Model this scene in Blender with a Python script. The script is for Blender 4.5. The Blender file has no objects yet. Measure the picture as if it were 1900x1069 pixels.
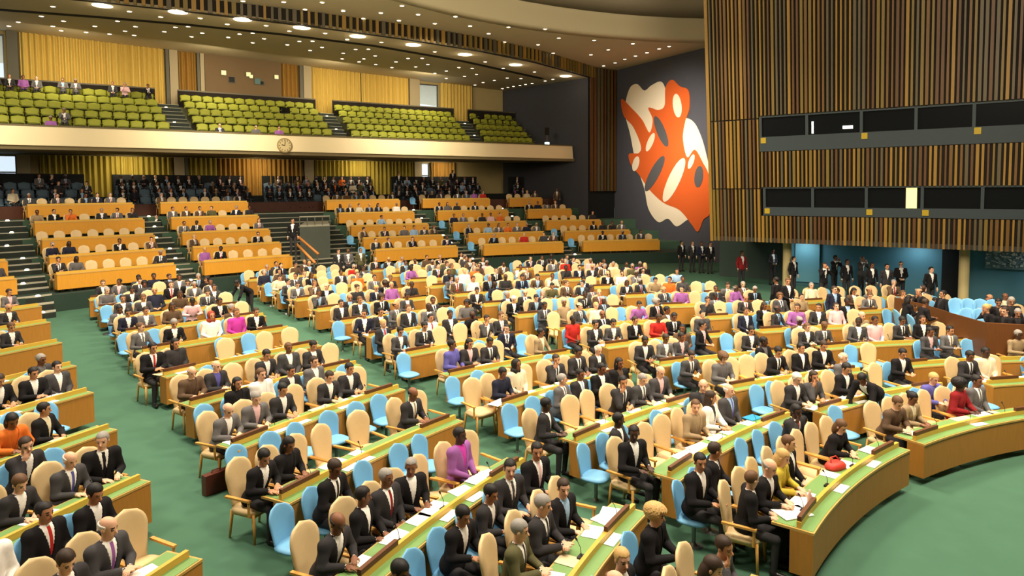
import bpy, math, random
import numpy as np
from mathutils import Matrix, Vector, Euler
random.seed(7)
rng = random.Random(11)
SC = bpy.context.scene
COL = SC.collection
PI = math.pi

# ------------------------------------------------------------------ camera
H = 4.8
FPX, YH, PY, ROLL = 1250.0, 353.0, 424.0, 0.006
PITCH = math.atan2(PY - YH, FPX)
cam_d = bpy.data.cameras.new('camera')
cam = bpy.data.objects.new('camera', cam_d)
COL.objects.link(cam)
cam_d.sensor_fit = 'HORIZONTAL'
cam_d.sensor_width = 36.0
cam_d.lens = FPX / 1900 * 36.0
cam_d.shift_y = (PY - 534.5) / 1900
cam_d.clip_end = 300
fw = Vector((0, math.cos(PITCH), -math.sin(PITCH)))
up0 = Vector((0, math.sin(PITCH), math.cos(PITCH)))
rt0 = Vector((1, 0, 0))
rt = rt0 * math.cos(ROLL) + up0 * (-math.sin(ROLL))
up = up0 * math.cos(ROLL) + rt0 * math.sin(ROLL)
cam.matrix_world = Matrix(((rt.x, up.x, -fw.x, 0), (rt.y, up.y, -fw.y, 0), (rt.z, up.z, -fw.z, H), (0, 0, 0, 1)))
SC.camera = cam
SC.view_settings.view_transform = 'Standard'
SC.view_settings.look = 'None'
SC.view_settings.gamma = 1
SC.view_settings.use_curve_mapping = False
SC.view_settings.exposure = 0.0

def ray(px, py):
    """direction through a point of the photograph, scaled to 1 m of forward distance along the lens axis"""
    return fw + rt * ((px - 950) / FPX) - up * ((py - PY) / FPX)
def at_z(px, py, z):
    d = ray(px, py); k = (z - H) / d.z
    return Vector((d.x * k, d.y * k, z))
def at_y(px, py, Y):
    d = ray(px, py); k = Y / d.y
    return Vector((d.x * k, Y, H + d.z * k))
def at_plane(px, py, a, b, c):      # z = a + bX + cY
    d = ray(px, py); k = (a - H) / (d.z - b * d.x - c * d.y)
    return Vector((d.x * k, d.y * k, H + d.z * k))
def at_wall(px, py, A, B):          # vertical wall through ground points A, B
    d = ray(px, py); n = Vector((-(B[1] - A[1]), B[0] - A[0]))
    k = (n.x * A[0] + n.y * A[1]) / (n.x * d.x + n.y * d.y)
    return Vector((d.x * k, d.y * k, H + d.z * k))
def project(P):
    v = Vector(P) - Vector((0, 0, H)); z = v.dot(fw)
    if z < .1: return (-9999, -9999, z)
    return (950 + FPX * v.dot(rt) / z, PY - FPX * v.dot(up) / z, z)

# ------------------------------------------------------------------ light
world = bpy.data.worlds.new('world'); SC.world = world
world.use_nodes = True
world.node_tree.nodes['Background'].inputs[0].default_value = (.75, .88, 1, 1)
world.node_tree.nodes['Background'].inputs[1].default_value = 1.7
def area(name, loc, size, power, color=(1, .86, .66), target=None, size_y=None, spread=PI):
    l = bpy.data.lights.new(name, 'AREA'); l.energy = power; l.color = color
    l.shape = 'RECTANGLE'; l.size = size; l.size_y = size_y or size; l.spread = spread
    o = bpy.data.objects.new(name, l); COL.objects.link(o); o.location = loc
    d = (Vector(target) - Vector(loc)) if target else Vector((0, 0, -1))
    o.rotation_euler = d.to_track_quat('-Z', 'Y').to_euler()
    return o
KEY = .54
W_ = (1, .87, .68)
for (x, y, pw) in ((2, 6, 1500), (9, 9, 1500), (-6, 12, 1700), (3, 16, 1900), (11, 17, 1300), (-13, 20, 1500), (-5, 24, 1700), (5, 24, 1500), (17, 12, 700), (-10, 5, 1100)):
    area('ceiling_lamp_bank', (x, y, 12.3), 2.2, pw * KEY, W_, target=(x + .01, y + .9, 0), spread=2.3)
# added fill lights for ceilings, curtains, lobby, tapestry and balcony front
area('dome_fill', (8, 8, 9.5), 5, 2200, (1, .84, .62), target=(6, 30, 14))  # added light, lifts the dome and the main ceiling
area('ceiling_fill', (-8, 14, 10.5), 5, 2100, (1, .84, .62), target=(-8, 34, 13.5))  # likewise added, lifts the ceiling further left
for x, y in ((-23, 35.5), (-17, 39.3), (-11, 43.2), (-5.5, 46.8)):
    area('curtain_fill', (x, y, 12.2), 1.6, 150, (1, .86, .58), target=(x - 2.5, y + 3.6, 8.8))  # added light aimed at the upper curtains
for x, y in ((-22.4, 39.4), (-16.2, 43.4), (-10.4, 47.1), (-5.0, 50.6)):
    area('gallery_fill', (x, y, 6.85), .7, 75, (1, .84, .56), target=(x - .9, y + 1.4, 4.6))  # brightens the curtains under the balcony; added, no fitting there
for x, y in ((12.6, 29.2), (16.2, 26.8), (19.6, 23.6)):
    area('lobby_fill', (x, y, 2.55), .5, 22, (.9, .95, 1))  # extra light put under the soffit to brighten the teal wall
area('tapestry_fill', (4.5, 33, 11.5), 1.0, 330, (1, .9, .78), target=(10.5, 42, 7), spread=1.0)  # spot added to brighten the tapestry
for x, y in ((-21, 22), (-12, 28), (-3, 34)):
    area('balcony_front_fill', (x, y, 12.4), 1.2, 250, (1, .88, .68), target=(x - 4, y + 8.5, 7.3), spread=1.2)  # put in to lift the cream balcony front

# ------------------------------------------------------------------ materials
MATS = {}
def mat(name, col, rough=.6, metal=0, var=.0, scale=8, emit=0, spec=.35, wood=None, bump=0, stripes=None, alpha=None):
    if name in MATS: return MATS[name]
    m = bpy.data.materials.new(name); m.use_nodes = True
    nt = m.node_tree; b = nt.nodes['Principled BSDF']
    b.inputs['Base Color'].default_value = (*col, 1); b.inputs['Roughness'].default_value = rough
    b.inputs['Metallic'].default_value = metal; b.inputs['Specular IOR Level'].default_value = spec
    N, L = nt.nodes, nt.links
    if emit:
        b.inputs['Emission Color'].default_value = (*col, 1); b.inputs['Emission Strength'].default_value = emit
    if var or wood or bump:
        tc = N.new('ShaderNodeTexCoord'); mp = N.new('ShaderNodeMapping'); L.new(tc.outputs['Object'], mp.inputs[0])
        no = N.new('ShaderNodeTexNoise'); L.new(mp.outputs[0], no.inputs['Vector']); no.inputs['Scale'].default_value = scale
        no.inputs['Detail'].default_value = 5
        if wood: mp.inputs['Scale'].default_value = wood
        mx = N.new('ShaderNodeMixRGB'); L.new(no.outputs['Fac'], mx.inputs[0])
        v = var
        mx.inputs[1].default_value = (*[max(0, c * (1 - v)) for c in col], 1)
        mx.inputs[2].default_value = (*[min(1, c * (1 + v)) for c in col], 1)
        L.new(mx.outputs[0], b.inputs['Base Color'])
        if bump:
            bp = N.new('ShaderNodeBump'); bp.inputs['Strength'].default_value = bump; L.new(no.outputs['Fac'], bp.inputs['Height']); L.new(bp.outputs[0], b.inputs['Normal'])
    if alpha is not None:
        b.inputs['Alpha'].default_value = alpha
    MATS[name] = m
    return m
def srgb(r, g, b):
    f = lambda c: (c / 255 / 12.92) if c / 255 <= .04045 else ((c / 255 + .055) / 1.055) ** 2.4
    return (f(r), f(g), f(b))

# ------------------------------------------------------------------ mesh helpers
class MB:
    def __init__(s): s.v = []; s.f = []; s.m = []; s.mats = []
    def mi(s, m):
        if m not in s.mats: s.mats.append(m)
        return s.mats.index(m)
    def add(s, vs, fs, m):
        o = len(s.v); s.v += [tuple(v) for v in vs]; k = s.mi(m)
        for f in fs: s.f.append(tuple(i + o for i in f)); s.m.append(k)
    def box(s, c, size, m, rz=0, M=None):
        hx, hy, hz = size[0] / 2, size[1] / 2, size[2] / 2
        vs = [Vector((x, y, z)) for z in (-hz, hz) for y in (-hy, hy) for x in (-hx, hx)]
        R = Matrix.Rotation(rz, 3, 'Z') if M is None else M
        vs = [R @ v + Vector(c) for v in vs]
        s.add(vs, [(0, 2, 3, 1), (4, 5, 7, 6), (0, 1, 5, 4), (2, 6, 7, 3), (0, 4, 6, 2), (1, 3, 7, 5)], m)
    def hexa(s, a, m):      # 8 corners: bottom 4 ccw, top 4 ccw
        s.add(a, [(3, 2, 1, 0), (4, 5, 6, 7), (0, 1, 5, 4), (1, 2, 6, 5), (2, 3, 7, 6), (3, 0, 4, 7)], m)
    def tube(s, pts, rads, m, n=8, cap=True):
        pts = [Vector(p) for p in pts]
        if not isinstance(rads, (list, tuple)): rads = [rads] * len(pts)
        rings = []
        for i, p in enumerate(pts):
            d = (pts[min(i + 1, len(pts) - 1)] - pts[max(i - 1, 0)]).normalized()
            a = d.cross(Vector((0, 0, 1)) if abs(d.z) < .9 else Vector((1, 0, 0))).normalized(); b = d.cross(a)
            rings.append([p + (a * math.cos(2 * PI * k / n) + b * math.sin(2 * PI * k / n)) * rads[i] for k in range(n)])
        vs = [v for r in rings for v in r]; fs = []
        for i in range(len(pts) - 1):
            for k in range(n):
                fs.append((i * n + k, i * n + (k + 1) % n, (i + 1) * n + (k + 1) % n, (i + 1) * n + k))
        if cap: fs.append(tuple(range(n))[::-1]); fs.append(tuple((len(pts) - 1) * n + k for k in range(n)))
        s.add(vs, fs, m)
    def lathe(s, prof, c, m, n=20, axis=None):
        vs = []; fs = []
        for r, z in prof:
            for k in range(n): vs.append(Vector((r * math.cos(2 * PI * k / n), r * math.sin(2 * PI * k / n), z)))
        for i in range(len(prof) - 1):
            for k in range(n): fs.append((i * n + k, i * n + (k + 1) % n, (i + 1) * n + (k + 1) % n, (i + 1) * n + k))
        fs.append(tuple(range(n))[::-1]); fs.append(tuple((len(prof) - 1) * n + k for k in range(n)))
        if axis is not None: vs = [axis @ v for v in vs]
        s.add([v + Vector(c) for v in vs], fs, m)
    def grid(s, P, m, thick=0):     # P[i][j] surface
        a, b = len(P), len(P[0]); vs = [p for r in P for p in r]
        fs = [(i * b + j, (i + 1) * b + j, (i + 1) * b + j + 1, i * b + j + 1) for i in range(a - 1) for j in range(b - 1)]
        s.add(vs, fs, m)
    def shell(s, P, Q, m):          # closed sheet between two congruent grids
        a, b = len(P), len(P[0]); o = a * b
        vs = [p for r in P for p in r] + [p for r in Q for p in r]
        I = lambda i, j: i * b + j
        fs = []
        for i in range(a - 1):
            for j in range(b - 1):
                fs.append((I(i, j), I(i + 1, j), I(i + 1, j + 1), I(i, j + 1)))
                fs.append((o + I(i, j), o + I(i, j + 1), o + I(i + 1, j + 1), o + I(i + 1, j)))
        for i in range(a - 1):
            fs.append((I(i, 0), o + I(i, 0), o + I(i + 1, 0), I(i + 1, 0)))
            fs.append((I(i, b - 1), I(i + 1, b - 1), o + I(i + 1, b - 1), o + I(i, b - 1)))
        for j in range(b - 1):
            fs.append((I(0, j), I(0, j + 1), o + I(0, j + 1), o + I(0, j)))
            fs.append((I(a - 1, j), o + I(a - 1, j), o + I(a - 1, j + 1), I(a - 1, j + 1)))
        s.add(vs, fs, m)
    def mesh(s, name, smooth=False):
        me = bpy.data.meshes.new(name); me.from_pydata(s.v, [], s.f)
        for m in s.mats: me.materials.append(m)
        me.polygons.foreach_set('material_index', s.m)
        if smooth: me.polygons.foreach_set('use_smooth', [True] * len(s.f))
        me.update(); return me
    def build(s, name, parent=None, smooth=False, **tags):
        o = bpy.data.objects.new(name, s.mesh(name, smooth)); COL.objects.link(o)
        if parent: o.parent = parent
        tag(o, **tags); return o
def tag(o, label=None, cat=None, group=None, kind=None):
    if label: o['label'] = label
    if cat: o['category'] = cat
    if group: o['group'] = group
    if kind: o['kind'] = kind
    return o
def empty(name, loc=(0, 0, 0), rz=0, **t):
    o = bpy.data.objects.new(name, None); COL.objects.link(o); o.location = loc; o.rotation_euler = (0, 0, rz); tag(o, **t); return o
KIDS = {}
def kids(o):
    return [c for c in bpy.data.objects if c.parent == o]
def clone(root, loc, rz, label=None, group=None, parts=True):
    if root.name not in KIDS: KIDS[root.name] = [(k, kids(k)) for k in kids(root)]
    c = root.copy(); COL.objects.link(c); c.scale = (S_,) * 3; c.location = loc; c.rotation_euler = (0, 0, rz)
    if label: c['label'] = label
    if group: c['group'] = group
    for k, g in (KIDS[root.name] if parts else []):
        d = k.copy(); COL.objects.link(d); d.parent = c
        for q in g:
            e = q.copy(); COL.objects.link(e); e.parent = d
    return c
def drop(root):
    for k in kids(root):
        for q in kids(k): bpy.data.objects.remove(q)
        bpy.data.objects.remove(k)
    bpy.data.objects.remove(root)
def onto(o, m, i=0):      # material on the object, the mesh stays shared
    o.material_slots[i].link = 'OBJECT'; o.material_slots[i].material = m

# ------------------------------------------------------------------ figures: one continuous surface round a posed skeleton
def surf(sdf, lo, hi, h):
    """surface of a distance field; sdf(points)->(d, tag).  Points are only evaluated near the surface."""
    lo = np.array(lo, float); n = np.ceil((np.array(hi) - lo) / h).astype(int) + 1
    B = 4; nb = np.ceil(n / B).astype(int); n = nb * B + 1
    ci = np.stack(np.meshgrid(*[np.arange(k) for k in nb], indexing='ij'), -1).reshape(-1, 3)
    cc = lo + (ci + .5) * B * h
    d, _ = sdf(cc)
    V = np.zeros(n, np.float32) + 9
    blk = np.repeat(np.repeat(np.repeat(d.reshape(nb), B, 0), B, 1), B, 2)
    V[:-1, :-1, :-1] = np.sign(blk) * 9
    near = ci[np.abs(d) < B * h * 1.35]
    off = np.stack(np.meshgrid(*[np.arange(B + 1)] * 3, indexing='ij'), -1).reshape(-1, 3)
    idx = np.unique((near[:, None] * B + off[None]).reshape(-1, 3) @ np.array([1, n[0], n[0] * n[1]]))
    g = np.stack([idx % n[0], (idx // n[0]) % n[1], idx // (n[0] * n[1])], -1)
    T = np.zeros(n, np.int8)
    for s in range(0, len(g), 60000):
        q = g[s:s + 60000]; dd, tt = sdf(lo + q * h)
        V[q[:, 0], q[:, 1], q[:, 2]] = dd; T[q[:, 0], q[:, 1], q[:, 2]] = tt
    ins = V < 0
    a = np.zeros(np.array(n) - 1, np.int8)
    for dx in (0, 1):
        for dy in (0, 1):
            for dz in (0, 1):
                a += ins[dx:n[0] - 1 + dx, dy:n[1] - 1 + dy, dz:n[2] - 1 + dz]
    cells = np.argwhere((a > 0) & (a < 8)); vid = -np.ones(a.shape, int); vid[tuple(cells.T)] = np.arange(len(cells))
    acc = np.zeros((len(cells), 3)); cnt = np.zeros(len(cells))
    cs = [np.array(c) for c in ((0, 0, 0), (1, 0, 0), (0, 1, 0), (1, 1, 0), (0, 0, 1), (1, 0, 1), (0, 1, 1), (1, 1, 1))]
    for i in range(8):
        for j in range(i + 1, 8):
            if abs(cs[i] - cs[j]).sum() != 1: continue
            va = V[tuple((cells + cs[i]).T)]; vb = V[tuple((cells + cs[j]).T)]
            m = (va < 0) != (vb < 0); t = np.clip(va / (va - vb + 1e-12), 0.02, .98)
            acc[m] += (cs[i] + (cs[j] - cs[i]) * t[:, None])[m]; cnt[m] += 1
    P = lo + (cells + acc / np.maximum(cnt, 1)[:, None]) * h
    F = []; TG = []
    for ax in range(3):
        sl = [slice(1, k - 1) for k in n]; sl[ax] = slice(0, n[ax] - 1)
        s2 = list(sl); s2[ax] = slice(1, n[ax])
        A, Bv = ins[tuple(sl)], ins[tuple(s2)]
        e = np.argwhere(A != Bv)
        if not len(e): continue
        base = e + np.array([s.start for s in sl]); flip = A[tuple(e.T)]
        u, v = [(1, 2), (2, 0), (0, 1)][ax]
        du = np.zeros(3, int); dv = np.zeros(3, int); du[u] = 1; dv[v] = 1
        q = np.stack([vid[tuple((base - du - dv).T)], vid[tuple((base - dv).T)], vid[tuple(base.T)], vid[tuple((base - du).T)]], -1)
        q[~flip] = q[~flip][:, ::-1]
        inside = base.copy(); inside[~flip, ax] += 1
        F.append(q); TG.append(T[tuple(inside.T)])
    F = np.concatenate(F); TG = np.concatenate(TG)
    ok = (F >= 0).all(1)
    return P, F[ok], TG[ok]
def np_mesh(name, P, F, T, nslots):
    me = bpy.data.meshes.new(name)
    me.vertices.add(len(P)); me.vertices.foreach_set('co', P.astype(np.float32).ravel())
    me.loops.add(len(F) * 4); me.loops.foreach_set('vertex_index', F.astype(np.int32).ravel())
    me.polygons.add(len(F)); me.polygons.foreach_set('loop_start', np.arange(0, len(F) * 4, 4, dtype=np.int32))
    me.polygons.foreach_set('material_index', T.astype(np.int32)); me.polygons.foreach_set('use_smooth', np.ones(len(F), bool))
    for i in range(nslots): me.materials.append(DEF)
    me.update(calc_edges=True); me.validate(); return me
DEF = mat('plain_cloth', (.05, .05, .06), .8)
SKIN, SHIRT, SUIT, TROU, SHOE, EYE, LIP, TIE, HAIR = range(9)
def cone(p, a, b, ra, rb):
    a = np.asarray(a, float); b = np.asarray(b, float); ab = b - a
    t = np.clip(((p - a) @ ab) / max(ab @ ab, 1e-9), 0, 1)
    return np.linalg.norm(p - a - t[:, None] * ab, axis=1) - (ra + (rb - ra) * t)
def ell(p, c, r, R=None):
    q = p - np.asarray(c, float)
    if R is not None: q = q @ R
    r = np.asarray(r, float); k0 = np.linalg.norm(q / r, axis=1); k1 = np.linalg.norm(q / (r * r), axis=1)
    return k0 * (k0 - 1) / np.maximum(k1, 1e-9)
def smin(a, b, k):
    h = np.clip(.5 + .5 * (b - a) / k, 0, 1); return b * (1 - h) + a * h - k * h * (1 - h)
def rotm(yaw, pitch, roll=0):
    return np.array(Euler((pitch, roll, yaw), 'XYZ').to_matrix())

class Pose:
    """sitting or standing skeleton. local frame: +y forward, origin on the floor below the seat"""
    def __init__(s, lean=8, twist=0, head=(0, 0, 0), L=None, R=None, stand=False, legs=None, seat=.50, wide=1.0, bend=None):
        s.stand = stand; s.wide = wide
        hz = .93 if stand else seat + .05
        s.pel = np.array([0, 0.0, hz])
        la = math.radians(lean if bend is None else bend)
        A = np.array([0, math.sin(la), math.cos(la)])
        s.A = A
        tw = math.radians(twist); sx = np.array([math.cos(tw), math.sin(tw), 0])
        s.sx = sx; s.fwd = np.cross(A, sx) * -1; s.fwd = np.cross(sx, A) * -1 if np.cross(sx, A)[1] < 0 else np.cross(sx, A)
        s.waist = s.pel + A * .17; s.chest = s.pel + A * .36; s.neck = s.pel + A * .54
        s.sh = [s.neck - A * .045 + sx * .175 * k * wide for k in (-1, 1)]
        hy, hp, hr = [math.radians(v) for v in head]
        s.HR = rotm(hy, hp, hr)
        s.hc = s.neck + A * .05 + np.array([0, .02, .115]) + s.HR @ np.array([0, .0, 0])
        if stand:
            legs = legs or ((-.10, 0, 0, -.11, .0), (.10, .0, 0, .12, .03))
            s.hip = [s.pel + [-.09, 0, -.03], s.pel + [.09, 0, -.03]]
            s.knee = [np.array([l[0], l[1] + .02, .48]) for l in legs]; s.ank = [np.array([l[3], l[4] - .02, .09]) for l in legs]
        else:
            legs = legs or ((-.12, .43, 0, -.13, .38), (.12, .44, 0, .13, .42))
            s.hip = [s.pel + [-.09, .02, -.02], s.pel + [.09, .02, -.02]]
            s.knee = [np.array([l[0], l[1], seat + .03]) for l in legs]; s.ank = [np.array([l[3], l[4], .09]) for l in legs]
        s.arm = [L, R]        # each (elbow, wrist, hand direction)
    def hand(s, p, w, d, side, h):
        """palm, four fingers of unequal length bent at the knuckle, thumb from the side of the palm"""
        d = np.asarray(d, float); d = d / np.linalg.norm(d)
        n = np.array([0, 0, 1.]) if abs(d[2]) < .8 else np.array([0, 1., 0])
        n = n - d * (n @ d); n /= np.linalg.norm(n)
        a = np.cross(d, n) * side
        pc = w + d * .05
        q = (p - pc); D = smin(ell(np.stack([q @ d, q @ a, q @ n], -1), (0, 0, 0), (.055, .042, .020)), cone(p, w, pc, .026, .028), .02)
        if h > .012: return smin(D, cone(p, pc + d * .03, pc + d * .09 - n * .02, .03, .018), .02)
        for i, L in enumerate((.068, .078, .072, .056)):
            b = pc + d * (.042 - .004 * abs(i - 1.3)) + a * (-.030 + .020 * i) * -1
            m = b + d * L * .5 - n * .006; e = m + d * L * .42 - n * .022
            D = smin(D, np.minimum(cone(p, b, m, .0098, .009), cone(p, m, e, .009, .0078)), .006)
        tb = pc - d * .015 + a * .034; tm = tb + (a * .6 + d * .7) * .036; te = tm + (a * .15 + d * .9 - n * .3) * .03
        D = smin(D, np.minimum(cone(p, tb, tm, .013, .011), cone(p, tm, te, .011, .009)), .012)
        return D
    def body(s, p, h, hair=None, jacket_only=False, jacket=True):
        fat = .012 if jacket_only else 0.0
        n = len(p)
        D = np.full(n, 9.); T = np.full(n, SUIT)
        w = s.wide
        def put(d, tg, k=.03):
            nonlocal D, T
            T = np.where(d < D, tg, T); D = smin(D, d, k)
        # torso
        Rt = np.stack([s.sx, s.fwd, s.A], 1)
        t = ell(p, s.pel + s.A * .04, (.175 * w, .13, .15), Rt)
        t = smin(t, ell(p, s.waist + s.A * .02, (.152 * w, .115, .19), Rt), .06)
        t = smin(t, ell(p, s.chest + s.fwd * .005, (.175 * w, .118, .20), Rt), .06)
        t = smin(t, cone(p, s.sh[0], s.sh[1], .062, .062), .06)
        put(t - fat, SUIT)
        for k in (0, 1):
            if s.arm[k] is None: continue
            e, wr, hd = [np.asarray(v, float) for v in s.arm[k]]
            end = wr - (wr - e) * .10
            put(cone(p, s.sh[k], e, .062 + fat, .048 + fat), SUIT, .05)
            put(cone(p, e, end if jacket_only else wr, .049 + fat, .034 + fat), SUIT, .02)
            if not jacket_only:
                put(s.hand(p, wr + (wr - e) / max(np.linalg.norm(wr - e), .01) * .015, hd, 1 if k else -1, h), SKIN, .008)
        if jacket_only:
            # skirt of the jacket over the hips, opened in a V down the front
            put(ell(p, s.pel + s.A * .03, (.20 * w, .155, .12), Rt), SUIT, .05)
            q = p - s.neck; x = q @ s.sx; y = q @ s.fwd; z = q @ s.A
            V = np.maximum(np.abs(x) - np.clip(.075 + z * .20, 0.0, .2), -y - .0)
            D = np.maximum(D, -V)
            D = np.maximum(D, -(np.linalg.norm(q - s.A * .01 , axis=1) - .068))
            return D, np.full(n, 0)
        # legs
        hip, kn, an = s.hip, s.knee, s.ank
        for k in (0, 1):
            put(cone(p, hip[k], kn[k], .088, .060), TROU, .04)
            put(cone(p, kn[k], an[k], .058, .042), TROU, .02)
            toe = an[k] + np.array([.015 * (1 if k else -1), .15, -.045])
            put(np.minimum(cone(p, an[k] + [0, -.02, -.04], toe, .042, .036), 9 + 0 * D), SHOE, .01)
        # neck and head
        put(cone(p, s.neck - s.A * .03, s.hc + np.array([0, -.01, -.05]), .058, .052), SKIN, .03)
        q = (p - s.hc) @ s.HR
        hd = ell(q, (0, -.008, .035), (.078, .098, .090))
        hd = smin(hd, ell(q, (0, .024, -.032), (.058, .070, .078)), .03)
        hd = smin(hd, cone(q, (0, .085, .012), (0, .112, -.022), .008, .014), .012)      # nose
        hd = smin(hd, cone(q, (-.035, .074, .030), (.035, .074, .030), .012, .012), .012)  # brow
        for k in (-1, 1):
            hd = smin(hd, ell(q, (.080 * k, -.004, .0), (.012, .020, .032)), .006)        # ears
            hd = np.maximum(hd, -(np.linalg.norm(q - np.array([.032 * k, .105, .012]), axis=1) - .016))
            hd = smin(hd, np.linalg.norm(q - np.array([.032 * k, .076, .010]), axis=1) - .0135, .003)
        hd = smin(hd, ell(q, (0, .086, -.056), (.024, .012, .009)), .006)                 # lips
        hd = smin(hd, ell(q, (0, .070, -.092), (.022, .020, .018)), .012)                 # chin
        put(hd, SKIN, .02)
        # regions
        eye = (np.abs(np.abs(q[:, 0]) - .032) < .013) & (np.abs(q[:, 2] - .010) < .0068 + h * .2) & (q[:, 1] > .07)
        brow = (np.abs(np.abs(q[:, 0]) - .034) < .018) & (np.abs(q[:, 2] - .033) < .005 + h * .15) & (q[:, 1] > .06)
        lip = (np.abs(q[:, 0]) < .022) & (np.abs(q[:, 2] + .056) < .007 + h * .1) & (q[:, 1] > .07)
        T = np.where((T == SKIN) & eye, EYE, T); T = np.where((T == SKIN) & brow, EYE, T); T = np.where((T == SKIN) & lip, LIP, T)
        r = p - s.neck; x = r @ s.sx; y = r @ s.fwd; z = r @ s.A
        front = (T == SUIT) & (y > .02) & (np.abs(x) < np.clip(.07 + z * .20, 0, .1)) & (z > -.36)
        T = np.where(front, SHIRT, T)
        T = np.where((T == SKIN) & (z < .035) & (np.linalg.norm(r, axis=1) < .10), SHIRT, T)      # collar
        T = np.where(front & (np.abs(x) < .022) & (z < .02), TIE, T)
        if s.arm[0] is not None:
            for k in (0, 1):
                wr = np.asarray(s.arm[k][1], float)
                T = np.where((T == SUIT) & (np.linalg.norm(p - wr, axis=1) < .030), SHIRT, T)
        if hair:
            hh = hairfield(q, hair); T = np.where(hh < D, HAIR, T); D = np.minimum(D, hh)
        return D, T
def hairfield(q, style):
    f = ell(q, (0, -.014, .042), (.088, .105, .096))
    face = np.maximum(np.maximum(-(q[:, 1] - .032 - .25 * np.maximum(q[:, 2] - .03, 0)), q[:, 2] - .078), -9)
    d = np.maximum(f, -face)
    d = np.maximum(d, -(q[:, 2] + .045))
    if style == 'bald':
        d = np.maximum(d, q[:, 2] - .052); d = np.maximum(d, q[:, 1] - .02)
    elif style == 'long':
        lng = ell(q, (0, -.035, -.055), (.098, .085, .165)); lng = np.maximum(lng, q[:, 1] - .025)
        d = np.minimum(d, lng)
    elif style == 'curly':
        c = ell(q, (0, -.015, .040), (.118, .15, .118)) + .008 * np.sin(q[:, 0] * 160) * np.sin(q[:, 1] * 150) * np.sin(q[:, 2] * 155)
        c2 = np.maximum(-(q[:, 1] - .045), q[:, 2] - .085)
        d = np.maximum(np.maximum(c, -c2), -(q[:, 2] + .085))
    elif style == 'scarf':
        c = ell(q, (0, -.02, .02), (.105, .115, .130)); c2 = np.maximum(-(q[:, 1] - .055), np.abs(q[:, 0]) - .062)
        d = np.maximum(c, -np.maximum(c2, -9)); d = np.minimum(d, np.maximum(ell(q, (0, -.02, -.12), (.12, .11, .09)), -np.maximum(-(q[:, 1] - .06), np.abs(q[:, 0]) - .05)))
    elif style == 'bun':
        d = np.minimum(d, np.linalg.norm(q - np.array([0, -.115, .06]), axis=1) - .042)
    return d
Z = .755      # hand height resting on a desk
POSES = {
    'read':   Pose(lean=14, head=(0, -24, 0), L=((-.25, .17, .80), (-.10, .36, .80), (.5, .7, 0)), R=((.25, .17, .80), (.11, .37, .80), (-.4, .8, 0))),
    'write':  Pose(lean=20, head=(-12, -30, 6), L=((-.26, .22, .80), (-.09, .38, .80), (.7, .5, 0)), R=((.27, .20, .80), (.14, .42, .80), (-.2, .9, 0))),
    'upright': Pose(lean=2, head=(6, -6, 0), L=((-.24, .05, .78), (-.08, .25, .68), (.7, .6, -.1)), R=((.24, .05, .78), (.09, .24, .69), (-.7, .5, -.1))),
    'chin':   Pose(lean=15, head=(-18, -10, 8), L=((-.25, .18, .80), (-.06, .36, .80), (.8, .4, 0)), R=((.20, .30, .82), (.08, .22, 1.03), (-.3, .2, .9))),
    'left':   Pose(lean=6, twist=22, head=(52, -10, 0), L=((-.28, .08, .78), (-.16, .30, .76), (.4, .9, 0)), R=((.24, .16, .78), (.05, .33, .77), (-.6, .6, 0))),
    'right':  Pose(lean=6, twist=-20, head=(-50, -8, 0), L=((-.23, .14, .78), (-.04, .33, .78), (.6, .7, 0)), R=((.30, .06, .78), (.17, .28, .76), (-.3, .9, 0))),
    'back':   Pose(lean=-10, head=(-10, -2, 0), L=((-.27, -.02, .74), (-.10, .20, .70), (.7, .6, -.2)), R=((.27, -.02, .74), (.12, .20, .70), (-.7, .6, -.2)), legs=((-.13, .42, 0, -.12, .50), (.10, .44, 0, .12, .56))),
    'clasp':  Pose(lean=9, head=(14, -14, 0), L=((-.24, .15, .80), (-.05, .36, .82), (.8, .5, .1)), R=((.24, .15, .80), (.05, .37, .82), (-.8, .5, .1))),
}
STAND = {
    'stand':  Pose(lean=2, stand=True, head=(10, -6, 0), L=((-.25, -.01, 1.16), (-.24, .07, .92), (0, .2, -1)), R=((.25, -.01, 1.16), (.24, .07, .92), (0, .2, -1))),
    'clasped': Pose(lean=1, stand=True, head=(-20, -12, 0), L=((-.25, .0, 1.15), (-.07, .20, 1.04), (.8, .2, -.2)), R=((.25, .0, 1.15), (.07, .21, 1.05), (-.8, .2, -.2))),
    'camera': Pose(lean=3, stand=True, head=(0, 0, 0), L=((-.24, .20, 1.24), (-.07, .24, 1.50), (.4, .2, .8)), R=((.26, .18, 1.24), (.07, .24, 1.50), (-.4, .2, .8))),
    'bend':   Pose(bend=62, stand=True, head=(-10, -52, 0), L=((-.24, .62, .84), (-.16, .66, .68), (0, .5, -1)), R=((.24, .60, .84), (.16, .66, .70), (0, .5, -1))),
}
BOX = ((-.42, -.34, -.01), (.42, .92, 1.42)); BOXS = ((-.42, -.36, -.01), (.42, .98, 1.86))
MESHC = {}
def fig_mesh(pose, h, hair=None):
    k = ('b', pose, h, hair)
    if k not in MESHC:
        P = POSES.get(pose) or STAND[pose]; bx = BOXS if P.stand else BOX
        MESHC[k] = np_mesh('person', *surf(lambda p: P.body(p, h, hair), bx[0], bx[1], h), 9)
    return MESHC[k]
def jacket_mesh(pose, h):
    k = ('j', pose, h)
    if k not in MESHC:
        P = POSES.get(pose) or STAND[pose]; bx = BOXS if P.stand else BOX
        MESHC[k] = np_mesh('jacket', *surf(lambda p: P.body(p, h, jacket_only=True), bx[0], bx[1], h), 1)
    return MESHC[k]
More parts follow.
